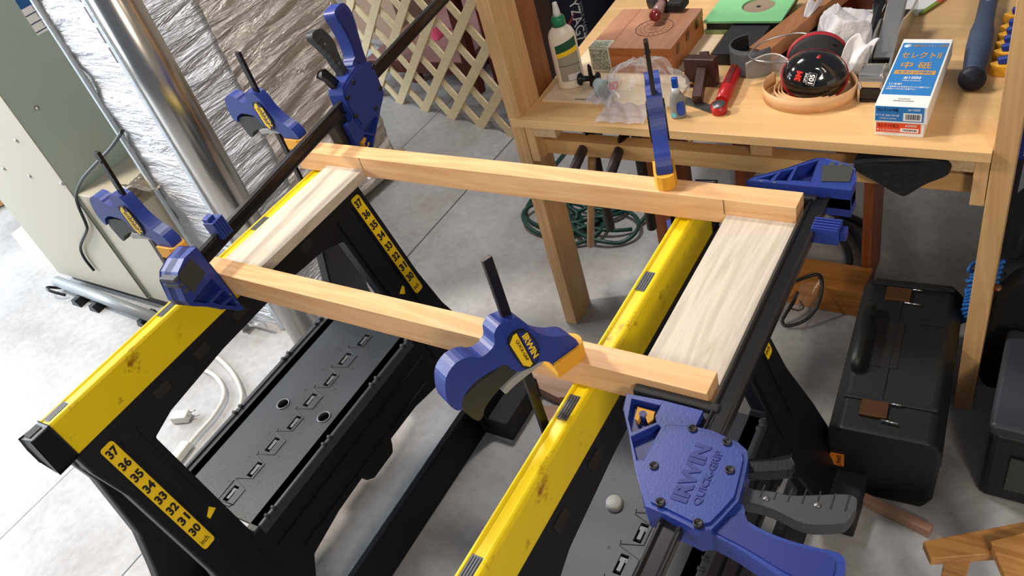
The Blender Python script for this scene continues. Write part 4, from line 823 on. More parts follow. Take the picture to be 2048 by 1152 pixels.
SEAL = bpy.data.materials.new('paper_seal'); SEAL.use_nodes = True; nt = SEAL.node_tree; p = nt.nodes['Principled BSDF']
v = nt.nodes.new('ShaderNodeTexNoise'); v.inputs['Scale'].default_value = 120; v.inputs['Distortion'].default_value = 4
r_ = nt.nodes.new('ShaderNodeValToRGB'); r_.color_ramp.elements[0].position = 0.45; r_.color_ramp.elements[0].color = lin((96, 106, 88)); r_.color_ramp.elements[1].position = 0.55; r_.color_ramp.elements[1].color = lin((196, 196, 172))
tcc = nt.nodes.new('ShaderNodeTexCoord'); nt.links.new(tcc.outputs['Object'], v.inputs['Vector']); nt.links.new(v.outputs['Fac'], r_.inputs[0]); nt.links.new(r_.outputs[0], p.inputs['Base Color'])
c = MB(); c.box(X0 - 0.0015, X0 + 0.052, Y0_ - 0.0018, Y0_ - 0.001, 0.002, H + 0.0038); c.box(X0 - 0.0015, X0 + 0.052, Y0_ - 0.0018, Y0_ + 0.035, H + 0.003, H + 0.0038); se = put('paper_seal', c, mat('seal_edge', (214, 214, 196), 0.6), cg)
c = MB(); c.box(X0 + 0.001, X0 + 0.049, Y0_ - 0.0022, Y0_ - 0.0017, 0.006, H - 0.001); c.box(X0 + 0.001, X0 + 0.049, Y0_ + 0.001, Y0_ + 0.032, H + 0.0037, H + 0.0041); put('seal_print', c, SEAL, se)
INK = mat('stamp_ink', (110, 72, 56), 0.6)
c = MB(); z = H + 0.0033
c.tube([(a, b, z) for a, b in circ(0.020, 0.005, 0.046, 48)], 0.0006, 6, closed=True).cut(); c.tube([(a, b, z) for a, b in circ(0.020, 0.005, 0.0445, 48)], 0.0004, 6, closed=True).cut(); c.tube([(a, b, z) for a, b in circ(0.020, 0.005, 0.026, 40)], 0.0005, 6, closed=True)
put_each('stamp_ring', c, INK, tp)
for r0, s0, n0 in ((0.0355, 0.0085, 20),):
    for k in range(n0):
        a = 2 * math.pi * k / n0; c = MB(); P = Vector((0.020 + r0 * math.cos(a), 0.005 + r0 * math.sin(a), z)); d_ = Vector((math.cos(a), math.sin(a), 0)); c.obox(P - d_ * 0.004, P + d_ * 0.004, 0.0012, 0.0004); put('stamp_mark', c, INK, tp)
for k in range(4): c = MB().box(0.006, 0.034, -0.008 + k * 0.007, -0.0068 + k * 0.007, z - 0.0002, z + 0.0002); put('stamp_line', c, INK, tp)
for yy in (-0.06, 0.0, 0.06):
    c = MB().box(X1 + 0.0005, X1 + 0.002, yy - 0.008, yy + 0.008, 0.036, 0.056); put('hinge', c, mat('aged_brass', (110, 84, 40), 0.4, metal=0.8), cg)
# egg-beater drill lying on the cigar box
hd = thing('hand_drill', 'old hand drill with red knob lying on the cigar box', 'drill', (-0.885, 1.80, TZ + 0.0735))
P = hz(1311, 30, TZ + 0.094) - hd.location
c = MB(); c.lathe([(0, -0.015), (0.007, -0.014), (0.0125, -0.008), (0.0150, 0.0), (0.0140, 0.008), (0.010, 0.013), (0, 0.014)], P, (0.1, -1, 0.1), 24); put('knob', c, mat('red_knob', (120, 26, 26), 0.15, coat=0.6), hd)
c = MB(); A = Vector((-0.12, 1, 0.05)).normalized(); c.tube([P + A * 0.008, P + A * 0.03, P + A * 0.055, P + A * 0.085], [0.0125, 0.0135, 0.011, 0.009], 20); put('handle', c, mat('rosewood_handle', (160, 120, 118), 0.3, coat=0.5), hd)
Q = P + A * 0.075 + Vector((0, 0, -0.002))
c = MB(); c.lathe([(0, -0.004), (0.038, -0.004), (0.040, 0.0), (0.038, 0.004), (0, 0.004)], Q + Vector((-0.018, 0, -0.008)), (0.5, 1, 0.05), 32); put('gear_wheel', c, DSTEEL, hd)
c = MB(); c.box(Q.x + 0.012, Q.x + 0.055, Q.y - 0.02, Q.y + 0.03, -0.0, 0.024); put('drill_frame', c, BLK2, hd, 0.006)
# black spout and cup, clear bag
sp_ = thing('black_spout_fitting', 'small black double-flanged knob beside the glue bottle', 'knob', tuple(T(1182, 172, TZ + 0.006)))
P = Vector((0, 0, 0.020)); D = Vector((1, 0.12, 0.0)).normalized()
c = MB(); c.lathe([(0, -0.026), (0.015, -0.026), (0.016, -0.021), (0.007, -0.017), (0.0065, 0.014), (0.015, 0.019), (0.014, 0.024), (0, 0.024)], P, D, 20); put('spool', c, BLK, sp_)
c = MB(); c.prism([(0.0, 0.001), (0.010, 0.001), (0.009, 0.05), (0.003, 0.058)], (), -0.004, 0.004, XZ); put('blade', c, BLK, sp_, 0.001)
cu_ = thing('frosted_cup', 'small frosted plastic cup lying beside the clear bag', 'cup', tuple(T(1205, 190, TZ + 0.006)))
c = MB(); c.lathe([(0.0, -0.020), (0.0120, -0.020), (0.0140, -0.016), (0.0215, 0.024), (0.0200, 0.024), (0.0125, -0.014), (0.0, -0.014)], (0, 0, 0.0235), (0.75, -0.62, 0.0), 28); put('cup', c, film('frosted_plastic', (206, 222, 226), 0.45, 0.25, 0.4), cu_)
cb_ = thing('clear_plastic_bag', 'puffed clear plastic bag with red print in front of the cigar box', 'bag', (-0.778, 1.50, TZ))
FILM = film('clear_film', (226, 226, 230), 0.05, 0.08, 0.5, 0.25, 14)
def bag(i, j):
    a = 2 * math.pi * i; h = math.sin(j * math.pi / 2); r = math.cos(j * math.pi / 2)
    P = Vector((0.095 * math.cos(a) * r, 0.060 * math.sin(a) * r, 0.088 * h)); k = 1 + 0.22 * noise.noise(Vector((math.cos(a) * 2, math.sin(a) * 2, j * 3)) * 1.2) + 0.05 * noise.noise(Vector((math.cos(a) * 6, math.sin(a) * 6, j * 8)))
    P = P * k; P.z = max(P.z, 0.0) + 0.0075; return P
c = MB(); c.grid(bag, 64, 28); put('puffed_body', c, FILM, cb_)
FILM2 = film('hazy_film', (214, 208, 214), 0.42, 0.2, 0.35, 0.5, 30)
c = MB(); q0 = [T(1190, 247) - cb_.location, T(1288, 252) - cb_.location, T(1306, 205) - cb_.location, T(1225, 196) - cb_.location]
c.grid(lambda i, j: (q0[0] * (1 - i) + q0[1] * i) * (1 - j) + (q0[3] * (1 - i) + q0[2] * i) * j + Vector((0, 0, 0.003 + 0.004 * abs(math.sin(i * 9 + j * 4)) + 0.003 * math.sin(j * 12))), 24, 16); put('flat_flap', c, FILM2, cb_)
c = MB(); q1 = [T(1170, 215) - cb_.location, T(1222, 222) - cb_.location, T(1245, 165) - cb_.location, T(1215, 160) - cb_.location]
c.grid(lambda i, j: (q1[0] * (1 - i) + q1[1] * i) * (1 - j) + (q1[3] * (1 - i) + q1[2] * i) * j + Vector((0, 0, 0.009 + 0.010 * abs(math.sin(i * 7 + j * 5)))), 18, 14); put('crumpled_corner', c, FILM2, cb_)
c = MB(); P = Vector((-0.050, -0.046, 0.056)); nrm = Vector((-0.35, -0.7, 0.6)).normalized(); r_x = Vector((0.9, -0.25, 0.25)).normalized(); u_x = nrm.cross(r_x)
c.prism(rrect(-0.013, 0.013, -0.008, 0.008, 0.003), [rrect(-0.011, 0.011, -0.006, 0.006, 0.002)], 0.004, 0.0046, (r_x, u_x, nrm, P)); put('print_border', c, mat('red_print', (178, 30, 50), 0.4), cb_)
text('print', 'SC', 0.01, (r_x, u_x, P + nrm * 0.0045), MATS['red_print'], cb_, 0.0002, fit=(0.018, 0.009))
# small marker bottle
mk = thing('marker_bottle', 'small grey squeeze bottle with blue cap near the bench front edge', 'bottle', tuple(T(1358, 233)), Matrix.Rotation(math.radians(20), 3, 'Z'))
c = MB(); c.lathe([(0, 0), (0.95, 0.0), (1.0, 0.004), (1.0, 0.030), (0.92, 0.048), (0.70, 0.058), (0.45, 0.064), (0, 0.064)], seg=28, sx=0.0165, sy=0.0125, xd=(1, 0, 0)); put('body', c, mat('grey_bottle', (136, 134, 128), 0.4), mk)
c = MB(); c.lathe([(0, 0.058), (0.0085, 0.058), (0.008, 0.072), (0, 0.072)], seg=20); put('neck', c, mat('clear_neck', (206, 214, 222), 0.2), mk)
c = MB(); c.box(-0.0065, 0.0065, -0.0055, 0.0055, 0.070, 0.094); put('cap', c, mat('bright_blue_cap', (22, 72, 170), 0.35), mk, 0.002)
def mlabel(a0, a1, z0, z1, g, m, nm):
    q = MB(); zc = (z0 + z1) / 2; hz_ = (z1 - z0) / 2
    def fn(i, j):
        a = math.radians(a0 + (a1 - a0) * i); e = math.sqrt(max(0.0, 1 - (2 * i - 1) ** 4)) * hz_
        return (0.0165 * g * math.cos(a), 0.0125 * g * math.sin(a), zc - e + 2 * e * j)
    q.grid(fn, 20, 4); put(nm, q, m, mk)
mlabel(-98, -25, 0.008, 0.042, 1.03, MATS['bright_blue_cap'], 'front_panel'); mlabel(-150, -105, 0.004, 0.016, 1.03, mat('teal_print', (90, 190, 200), 0.5), 'side_print')
# marking gauge
DW = wood('dark_rosewood', (74, 42, 38), (42, 22, 20), 'y', 0.35, 1.0, 0.9)
mg = thing('marking_gauge', 'dark wooden marking gauge with brass screw on the bench top', 'gauge', tuple(T(1405, 170)))
c = MB(); c.box(-0.036, 0.036, -0.010, 0.016, 0.0, 0.068); put('fence', c, DW, mg, 0.003)
c = MB(); c.obox((-0.004, 0.040, 0.054), (0.022, -0.088, 0.014), 0.022, 0.022); put('stem', c, DW, mg, 0.002)
c = MB(); c.lathe([(0, 0), (0.007, 0), (0.008, 0.005), (0.005, 0.009), (0, 0.010)], (-0.036, -0.002, 0.026), (-1, 0, 0), 18); put('brass_knob', c, mat('brass', (178, 140, 70), 0.25, metal=1.0), mg)
c = MB(); c.cyl((-0.030, -0.0115, 0.010), (-0.012, -0.0125, 0.012), 0.0032, 14); put('brass_pin', c, MATS['brass'], mg)
c = MB(); A, B = T(1345, 192, TZ + 0.0018), T(1446, 226, TZ + 0.0018); c.obox(A, B, 0.024, 0.002); tag(put('steel_ruler', c, mat('dull_steel', (120, 120, 118), 0.35, metal=0.8), None, world=True), 'flat steel ruler lying under the marking gauge', 'ruler')
# red laser / chalk tool
rd = thing('red_tool', 'red tube-shaped tool with round metal end lying right of the marking gauge', 'tool', tuple(T(1438, 215)))
RED_M = mat('red_plastic', (176, 24, 26), 0.35)
A = T(1439, 212, TZ + 0.014) - rd.location; B = T(1476, 128, TZ + 0.016) - rd.location
c = MB(); c.tube([A + (B - A) * 0.10, A + (B - A) * 0.35, A + (B - A) * 0.7, B], [0.0135, 0.0155, 0.0145, 0.0125], 18); put('body', c, RED_M, rd)
c = MB(); c.obox(A + (B - A) * 0.4 + Vector((0, 0, 0.0145)), A + (B - A) * 0.85 + Vector((0, 0, 0.013)), 0.012, 0.004); put('grip_slot', c, mat('dark_red', (96, 20, 20), 0.5), rd, 0.001)
c = MB(); c.lathe([(0, 0), (0.0165, 0), (0.0172, 0.006), (0.0168, 0.020), (0, 0.020)], A + Vector((0, -0.002, -0.013)), (0.0, -0.15, 1), 24); put('end_ring', c, RED_M, rd)
c = MB(); c.lathe([(0, 0.020), (0.0140, 0.020), (0.0135, 0.0215), (0, 0.0215)], A + Vector((0, -0.002, -0.013)), (0.0, -0.15, 1), 24); put('metal_end', c, GREYM, rd)
# black case, sandpaper pack, strap
c = MB().box(-0.68, -0.585, 1.66, 1.80, TZ, TZ + 0.030); tag(put('black_case', c, mat('matte_black_case', (34, 34, 36), 0.7), None, 0.002, world=True), 'flat black case on the bench behind the grey strap', 'case')
gp = thing('sanding_disc_pack', 'green sleeve of sanding discs on black boxes at the back of the bench', 'package', (-0.66, 1.87, TZ))
c = MB().box(-0.75, -0.57, 1.80, 1.96, TZ + 0.0, TZ + 0.016); put('lower_tray', c, mat('olive_card', (130, 146, 96), 0.5), gp, 0.001, world=True)
c = MB().box(-0.745, -0.565, 1.805, 1.96, TZ + 0.0165, TZ + 0.034); put('black_tray', c, LABB, gp, 0.001, world=True)
c = MB(); c.prism(rect(-0.75, -0.56, 1.80, 1.97), [circ(-0.64, 1.885, 0.040, 28)], TZ + 0.0345, TZ + 0.040); put('green_sleeve', c, mat('mint_green', (128, 200, 140), 0.45, var=0.1, vscale=12), gp, 0.0005, world=True)
c = MB(); c.cyl((-0.64, 1.885, TZ + 0.0345), (-0.64, 1.885, TZ + 0.036), 0.0395, 28); put('disc', c, mat('disc_brown', (140, 122, 104), 0.8), gp, world=True)
c = MB(); c.cyl((-0.64, 1.885, TZ + 0.036), (-0.64, 1.885, TZ + 0.0372), 0.005, 14); put('disc_hole', c, LABB, gp, world=True)
sc_ = thing('grey_strap', 'grey fabric band with black lining curled up on the bench', 'strap', tuple(T(1500, 150)))
def band(r):
    def fn(i, j):
        a = math.radians(118 + 215 * i); return (r * math.cos(a) * 1.05, r * math.sin(a) * 0.92 + 0.03, 0.001 + 0.062 * j)
    return fn
c = MB(); c.grid(band(0.048), 40, 6); put('outer_fabric', c, mat('grey_fabric', (96, 100, 104), 0.75, bump=0.3, bscale=300), sc_, world=False, solid=0.003)
c = MB(); c.grid(band(0.0452), 40, 6); put('lining', c, mat('black_lining', (14, 14, 16), 0.9), sc_, solid=0.002)
c = MB()
for j in (0.002, 0.062): c.tube([(1.05 * 0.0475 * math.cos(math.radians(118 + 215 * k / 30)), 0.92 * 0.0475 * math.sin(math.radians(118 + 215 * k / 30)) + 0.03, j) for k in range(31)], 0.0022, 8).cut()
put_each('edge_binding', c, mat('slate_binding', (70, 76, 84), 0.7), sc_)
# brown angled board
c = MB(); A = T(1518, 112, TZ + 0.035); B = T(1700, -34, TZ + 0.05); c.obox(A, B, 0.050, 0.034)
tag(put('brown_board', c, wood('walnut_board', (178, 122, 80), (146, 92, 54), 'y', 0.45, 1, 0.7), None, 0.001, world=True), 'brown wooden bar slanting behind the ear muffs', 'wood bar')
c = MB().box(-0.545, -0.43, 1.70, 1.90, TZ, TZ + 0.02); tag(put('black_tray', c, LABB, None, 0.002, world=True), 'low black tray under the slanting brown bar', 'tray')
# curled veneer strip
vs_ = thing('veneer_coil', 'coiled strip of tan veneer lying under the ear muffs', 'veneer', tuple(T(1615, 196)))
VC = wood('veneer', (222, 178, 132), (196, 148, 100), 'x', 0.5, 1, 0.6)
for r, a0, a1, hh in ((0.093, 150, 400, 0.030), (0.070, 110, 330, 0.020), (0.062, 100, 320, 0.019), (0.055, 90, 310, 0.018)):
    c = MB(); c.grid(lambda i, j, r=r, a0=a0, a1=a1, hh=hh: (r * math.cos(math.radians(a0 + (a1 - a0) * i)), 0.82 * r * math.sin(math.radians(a0 + (a1 - a0) * i)) + 0.012, 0.001 + hh * j), 50, 1); put('veneer_turn', c, VC, vs_, solid=0.0012)
# ear muffs
em = thing('ear_muffs', 'black ear defenders with red rims, lying on the veneer coil', 'ear muffs', tuple(T(1620, 165)))
GB = mat('glossy_black', (16, 17, 18), 0.12, coat=0.5); MR = mat('muff_red', (166, 26, 40), 0.4)
def cup(Cc, ax, rx, ry, name):
    ax = Vector(ax).normalized(); xd = Vector((1, 0, 0)); xd = (xd - ax * xd.dot(ax)).normalized()
    c = MB(); c.lathe([(0, 0.034), (0.30, 0.0325), (0.60, 0.027), (0.82, 0.017), (0.95, 0.004), (0.985, -0.006), (0.90, -0.010), (0, -0.010)], Cc, ax, 40, rx, ry, xd); o = put(name, c, GB, em)
    c = MB(); c.lathe([(0.80, -0.0145), (1.01, -0.0135), (1.02, -0.0105), (0.80, -0.0102)], Cc, ax, 40, rx, ry, xd); put('red_rim', c, MR, em)
    c = MB(); c.lathe([(0, -0.032), (0.86, -0.030), (0.96, -0.023), (0.92, -0.015), (0, -0.0146)], Cc, ax, 40, rx, ry, xd); put('ear_cushion', c, BLK2, em)
    return o, ax, xd
C1 = hy(1629, 158, 1.555) - em.location
o1, ax1, xd1 = cup(C1 + Vector((0, 0.0, 0.010)), (0.22, -0.72, 0.62), 0.066, 0.054, 'ear_cup')
C2 = C1 + Vector((-0.018, 0.085, 0.012)); cup(C2, (-0.2, 0.7, -0.1), 0.060, 0.050, 'ear_cup')
up1 = ax1.cross(xd1)
rt = (xd1 * 0.15 + up1 * 0.99).normalized(); ut = ax1.cross(rt)
text('lettering', '3M', 0.01, (rt, ut, C1 + Vector((0, 0, 0.010)) + ax1 * 0.0335 + xd1 * -0.030 + up1 * -0.012), mat('logo_red', (220, 44, 36), 0.4), o1, 0.0012, fit=(0.020, 0.0125), offset=0.0005)
text('lettering', '105', 0.01, (rt, ut, C1 + Vector((0, 0, 0.010)) + ax1 * 0.0335 + xd1 * -0.004 + up1 * -0.016), WHITE, o1, 0.0012, fit=(0.019, 0.0105), offset=0.0003)
text('lettering', 'OPTIME', 0.01, (rt, ut, C1 + Vector((0, 0, 0.010)) + ax1 * 0.0338 + xd1 * -0.0155 + up1 * -0.014), WHITE, o1, 0.0012, fit=(0.019, 0.0055))
c = MB(); Pc = C1 + Vector((0, 0, 0.010)) + ax1 * 0.0335 + xd1 * -0.004 + up1 * -0.016
c.tube([Pc + rt * a + ut * b for a, b in ((-0.012, -0.0075), (0.012, -0.0075), (0.012, 0.0075), (-0.012, 0.0075))], 0.0005, 6, closed=True); put('number_frame', c, WHITE, o1)
W1 = C1 + Vector((0, 0, 0.045))
c = MB(); c.tube(smooth_pts([W1 + Vector((0.006, 0.004, 0.002)), W1 + Vector((-0.055, 0.0, -0.008)), W1 + Vector((-0.11, -0.002, -0.006)), W1 + Vector((-0.145, 0.03, -0.01)), W1 + Vector((-0.125, 0.075, 0.0)), W1 + Vector((-0.06, 0.10, 0.006)), W1 + Vector((-0.005, 0.075, 0.008))]), 0.0018, 8); put('headband_wire', c, STEEL, em)
for q in (W1 + Vector((0.008, 0.002, 0.0)), W1 + Vector((-0.003, 0.072, 0.006))):
    c = MB(); c.obox(q + Vector((-0.022, 0, 0)), q + Vector((0.03, 0, -0.012)), 0.008, 0.006); put('wire_holder', c, BLK, em, 0.002)
    c = MB(); c.lathe([(0, 0), (0.0055, 0), (0.005, 0.004), (0, 0.005)], q + Vector((0, 0, 0.002)), (0, -0.3, 1), 16); put('red_button', c, MR, em)
# clear lens lying left of the muffs
cl_ = thing('clear_goggles', 'clear safety goggles lens left of the ear muffs', 'goggles', tuple(T(1548, 168)))
LENS = film('clear_lens', (222, 222, 216), 0.06, 0.04, 0.5)
c = MB(); c.grid(lambda i, j: (-0.055 + 0.10 * i, 0.045 * math.cos((i - 0.5) * 2.4) - 0.03, 0.003 + 0.05 * j + 0.01 * math.sin(i * 3)), 24, 8); put('lens', c, LENS, cl_, solid=0.0016)
c = MB(); c.tube([(-0.055 + 0.10 * k / 20, 0.045 * math.cos((k / 20 - 0.5) * 2.4) - 0.03, 0.054 + 0.01 * math.sin(k / 20 * 3)) for k in range(21)], 0.0014, 8); put('lens_rim', c, film('rim_clear', (230, 230, 226), 0.4, 0.1, 0.4), cl_)
# crumpled white cloth
def cloth_fn(cx, cy, rx, ry, h, seed):
    def fn(i, j):
        a = 2 * math.pi * i; t = j
        r = 1.0 - t; nz = noise.noise(Vector((math.cos(a) * 1.3 + seed, math.sin(a) * 1.3, t)))
        base = Vector((cx + rx * r * math.cos(a) * (1 + 0.35 * nz), cy + ry * r * math.sin(a) * (1 + 0.35 * nz), h * (1 - r ** 2.2)))
        v = base * 13 + Vector((seed, 0, 0)); f = abs(noise.noise(v)) * 0.9 + abs(noise.noise(v * 2.3)) * 0.4
        base.z = max(0.002, base.z * (0.78 + 0.25 * noise.noise(base * 16)) + 0.022 * (1 - r ** 4) * (1 - 3.2 * abs(noise.noise(v * 1.1)))); base.x += 0.012 * noise.noise(v * 1.7 + Vector((0, 9, 0))); return base
    return fn
CLW = mat('white_cloth', (224, 222, 224), 0.85, bump=0.9, bscale=26)
rg_ = thing('white_rag', 'crumpled white rag between the ear muffs and the metal plane', 'rag', tuple(T(1700, 112)))
c = MB(); c.grid(cloth_fn(-0.012, 0.03, 0.086, 0.128, 0.095, 3.1), 90, 40); put('rag', c, CLW, rg_)
c = MB(); c.grid(lambda i, j: (0.020 + 0.05 * i - 0.02 * j, -0.06 - 0.045 * j + 0.006 * math.sin(i * 9), 0.075 - 0.055 * j * j - 0.012 * i + 0.008 * math.sin(i * 8 + j * 3)), 18, 18); put('hanging_fold', c, CLW, rg_, solid=0.002)
c = MB(); c.grid(lambda i, j: (-0.075 - 0.04 * i, 0.09 + 0.04 * j - 0.03 * i, 0.088 + 0.014 * math.sin(i * 6 + j * 2) - 0.02 * i), 18, 12); put('side_fold', c, CLW, rg_, solid=0.002)
yk = T(1622, 45, TZ + 0.02); c = MB(); c.obox(yk, yk + Vector((0.035, -0.02, 0)), 0.008, 0.008); c.lathe([(0, 0), (0.010, 0), (0.008, 0.01), (0, 0.012)], yk + Vector((0.04, -0.022, 0)), (1, -0.5, 0), 14)
tag(put('yellow_tool', c, LABY, None, 0.001, world=True), 'little yellow tool peeking out beside the white rag', 'tool')
# metal bench plane
pl_ = thing('bench_plane', 'chrome and black metal hand plane lying behind the blue stone box', 'hand plane', tuple(T(1740, 205)), Matrix.Rotation(math.radians(1.5), 3, 'Z'))
PLM = mat('plane_chrome', (206, 200, 192), 0.24, metal=0.9)
side = [(0.0, 0.0), (0.0, 0.030), (0.012, 0.034), (0.05, 0.040), (0.10, 0.058), (0.15, 0.074), (0.21, 0.074), (0.26, 0.058), (0.31, 0.044), (0.36, 0.034), (0.40, 0.030), (0.40, 0.0)]
c = MB(); c.prism(side, (), 0.020, 0.024, YZ).cut(); c.prism(side, (), -0.024, -0.020, YZ); put_each('cheek', c, PLM, pl_, bevel=0.001)
c = MB(); c.box(-0.0198, 0.0198, 0.0, 0.40, 0.0, 0.006); put('sole', c, LABB, pl_, 0.001)
c = MB(); c.box(-0.0198, 0.0198, 0.0, 0.035, 0.0062, 0.030); put('toe', c, LABB, pl_, 0.002)
c = MB(); c.prism([(0.001, 0.0305), (0.001, 0.050), (0.008, 0.058), (0.040, 0.062), (0.050, 0.055), (0.050, 0.0305)], (), -0.0195, 0.0195, YZ); put('toe_plate', c, PLM, pl_, 0.004, 3)
c = MB(); c.obox((0, 0.12, 0.03), (0, 0.30, 0.098), 0.038, 0.012); put('lever_cap', c, PLM, pl_, 0.003)
c = MB(); c.box(-0.018, 0.018, 0.12, 0.26, 0.0062, 0.036); put('frog', c, LABB, pl_, 0.002)
c = MB(); c.tube(smooth_pts([(-0.030, 0.25, 0.055), (-0.036, 0.27, 0.085), (-0.042, 0.295, 0.102)]), [0.014] * 6 + [0.015] * 4 + [0.016] * 3, 16); c.lathe([(0, -0.014), (0.012, -0.012), (0.018, 0.0), (0.012, 0.012), (0, 0.014)], (-0.044, 0.305, 0.108), (0, 0, 1), 20); put('black_knob', c, GB, pl_)
c = MB(); c.obox((-0.034, 0.20, 0.02), (-0.030, 0.28, 0.075), 0.022, 0.05); put('tote', c, GB, pl_, 0.008, 3)
c = MB(); c.obox((-0.05, 0.12, 0.012), (-0.05, 0.17, 0.016), 0.03, 0.022); tag(put('clear_cover', c, film('smoky_plastic', (180, 184, 188), 0.3, 0.1, 0.5), pl_, 0.003), None)
# whetstone boxes
def stone(name, label, x0, x1, y0, y1, z0, z1, front_col, front_m, top):
    t = thing(name, label, 'box', ((x0 + x1) / 2, (y0 + y1) / 2, z0), group='stacked whetstone boxes')
    w, d, h = (x1 - x0) / 2, (y1 - y0) / 2, z1 - z0
    c = MB().box(-w, w, -d, d, 0, h); put('carton', c, WHITE, t, 0.0012)
    c = MB().box(-w + 0.002, w - 0.006, -d - 0.0006, -d, 0.004 if top else 0.008, h - 0.001); fl = put('front_label', c, front_m, t)
    U = ((1, 0, 0), (0, 0, 1)); yy = -d - 0.0008
    code = MB().box(w - 0.040, w - 0.009, yy - 0.0002, yy + 0.0002, 0.006 if top else 0.010, h * 0.62); put('barcode_field', code, WHITE, fl)
    random.seed(4)
    xx = w - 0.036
    while xx < w - 0.012:
        ww = random.choice((0.0006, 0.001, 0.0016)); c = MB().box(xx, xx + ww, yy - 0.0005, yy, 0.009 if top else 0.0125, h * 0.56); put('barcode_bar', c, LABB, fl); xx += ww + random.choice((0.0007, 0.0012))
    INKD = mat('dark_print', (28, 36, 60), 0.5) if top else mat('dark_red_print', (110, 20, 14), 0.5)
    text('lettering', 'セレクトⅡ 中砥' if top else 'セレクトⅡ 仕上', 0.008, (*U, (-w + 0.023, yy - 0.0002, h * 0.78)), INKD, fl, 0.0002, fit=(0.036, 0.008))
    text('lettering', '#1000' if top else '#3000', 0.008, (*U, (w - 0.022, yy - 0.0002, h * 0.82)), WHITE, fl, 0.0002, fit=(0.020, 0.0045))
    text('lettering', 'サイズ 205×75×25' if top else 'サイズ 210×73×22', 0.006, (*U, (-w + 0.023, yy - 0.0002, h * 0.46)), WHITE, fl, 0.0002, fit=(0.040, 0.0045))
    text('lettering', 'MADE IN JAPAN', 0.006, (*U, (-w + 0.024, yy - 0.0002, h * 0.26)), WHITE, fl, 0.0002, fit=(0.028, 0.0028))
    if top:
        c = MB().box(-w + 0.003, w - 0.004, -d + 0.040, d - 0.018, h, h + 0.0006); tl = put('top_label', c, front_m, t)
        GO = mat('gold_print', (196, 146, 70), 0.45); N = ((1, 0, 0), (0, 1, 0)); zz = h + 0.0009
        def g(px, py): p_ = hz(px, py, z1) - Vector(t.location); return (p_.x, p_.y, zz)
        text('lettering', 'セレクトⅡ', 0.02, (*N, (0.0, d - 0.068, zz)), GO, tl, 0.0002, fit=(0.070, 0.026), offset=0.0003)
        text('lettering', '中 砥', 0.02, (*N, (-0.002, d - 0.108, zz)), GO, tl, 0.0002, fit=(0.054, 0.026), offset=0.0003)
        text('lettering', '超耐水セラミック砥石', 0.01, (*N, (0.010, d - 0.030, zz)), GO, tl, 0.0002, fit=(0.060, 0.009))
        c = MB(); c.lathe([(0, h + 0.0006), (0.008, h + 0.0006), (0.008, h + 0.001), (0, h + 0.001)], (-w + 0.014, d - 0.030, 0), seg=24, sy=0.8); put('round_mark', c, mat('pale_blue_print', (190, 214, 232), 0.5), tl)
        c = MB().box(-0.036, 0.036, d - 0.143, d - 0.128, h + 0.0006, h + 0.001); put('gold_band', c, GO, tl)
        text('lettering', 'セラミック砥石', 0.01, (*N, (0.0, d - 0.1355, zz + 0.0003)), front_m, tl, 0.0002, fit=(0.060, 0.008))
        text('lettering', '#1000', 0.02, (*N, (0.0, d - 0.156, zz)), WHITE, tl, 0.0002, fit=(0.030, 0.010), offset=0.0002)
        text('lettering', 'MADE IN JAPAN', 0.01, (*N, (0.0, d - 0.167, zz)), WHITE, tl, 0.0002, fit=(0.032, 0.004))
        text('lettering', '【ご注意】', 0.01, (*N, (-w + 0.020, d - 0.180, zz)), WHITE, tl, 0.0002, fit=(0.022, 0.006))
        text('lettering', 'ご使用前に水を含ませてからご使用下さい', 0.01, (*N, (0.0, d - 0.190, zz)), WHITE, tl, 0.0002, fit=(0.074, 0.005))
        text('lettering', 'お取扱いには十分ご注意下さい', 0.01, (*N, (-0.012, d - 0.198, zz)), WHITE, tl, 0.0002, fit=(0.052, 0.005))
        text('lettering', 'MADE IN JAPAN', 0.01, (*N, (0.0, -d + 0.018, zz - 0.0004)), mat('grey_print', (90, 90, 96), 0.5), t, 0.0002, fit=(0.034, 0.004))
        for k in range(7): c = MB().box(-0.010 + k * 0.003, -0.0080 + k * 0.003, -d + 0.0245, -d + 0.027, zz - 0.0009, zz - 0.0005); put('print_mark', c, MATS['grey_print'], t)
    return t
SBL = mat('box_blue', (40, 120, 190), 0.45); SOR = mat('box_orange_red', (222, 70, 30), 0.45)
stone('whetstone_box', 'white whetstone box with orange-red end label, the lower of the two', -0.271, -0.187, 1.412, 1.655, TZ, TZ + 0.029, None, SOR, False)
stone('whetstone_box', 'white whetstone box with blue labels, the upper of the two', -0.273, -0.183, 1.410, 1.668, TZ + 0.0295, TZ + 0.0650, None, SBL, True)
# mallet handle
mh = thing('rubber_mallet', 'tool with thick blue-grey rubber handle lying toward the bench front', 'mallet', tuple(T(1944, 158)))
A = T(1944, 158, TZ + 0.024) - mh.location; B = T(1984, -30, TZ + 0.026) - mh.location; D = (B - A)
c = MB(); c.tube([A + D * t for t in (0.0, 0.06, 0.12, 0.3, 0.45, 0.55, 0.7, 1.0)], [0.0195, 0.0185, 0.0205, 0.0235, 0.0225, 0.0185, 0.0175, 0.0185], 24); put('grip', c, mat('slate_blue_rubber', (54, 68, 96), 0.55, bump=0.15, bscale=300), mh)
c = MB(); c.lathe([(0, -0.010), (0.020, -0.009), (0.0245, -0.002), (0.024, 0.006), (0.018, 0.010), (0, 0.010)], A, D, 28); put('end_knob', c, mat('navy_rubber', (20, 24, 44), 0.55), mh)
for k in range(6):
    q = A + D * (0.72 + 0.028 * k) + Vector((0, 0, 0.0172)); c = MB(); c.obox(q - Vector((0.004, 0, 0)), q + Vector((0.004, 0, 0)), 0.003, 0.0014); put('print_mark', c, mat('pale_print', (120, 140, 160), 0.5), mh)
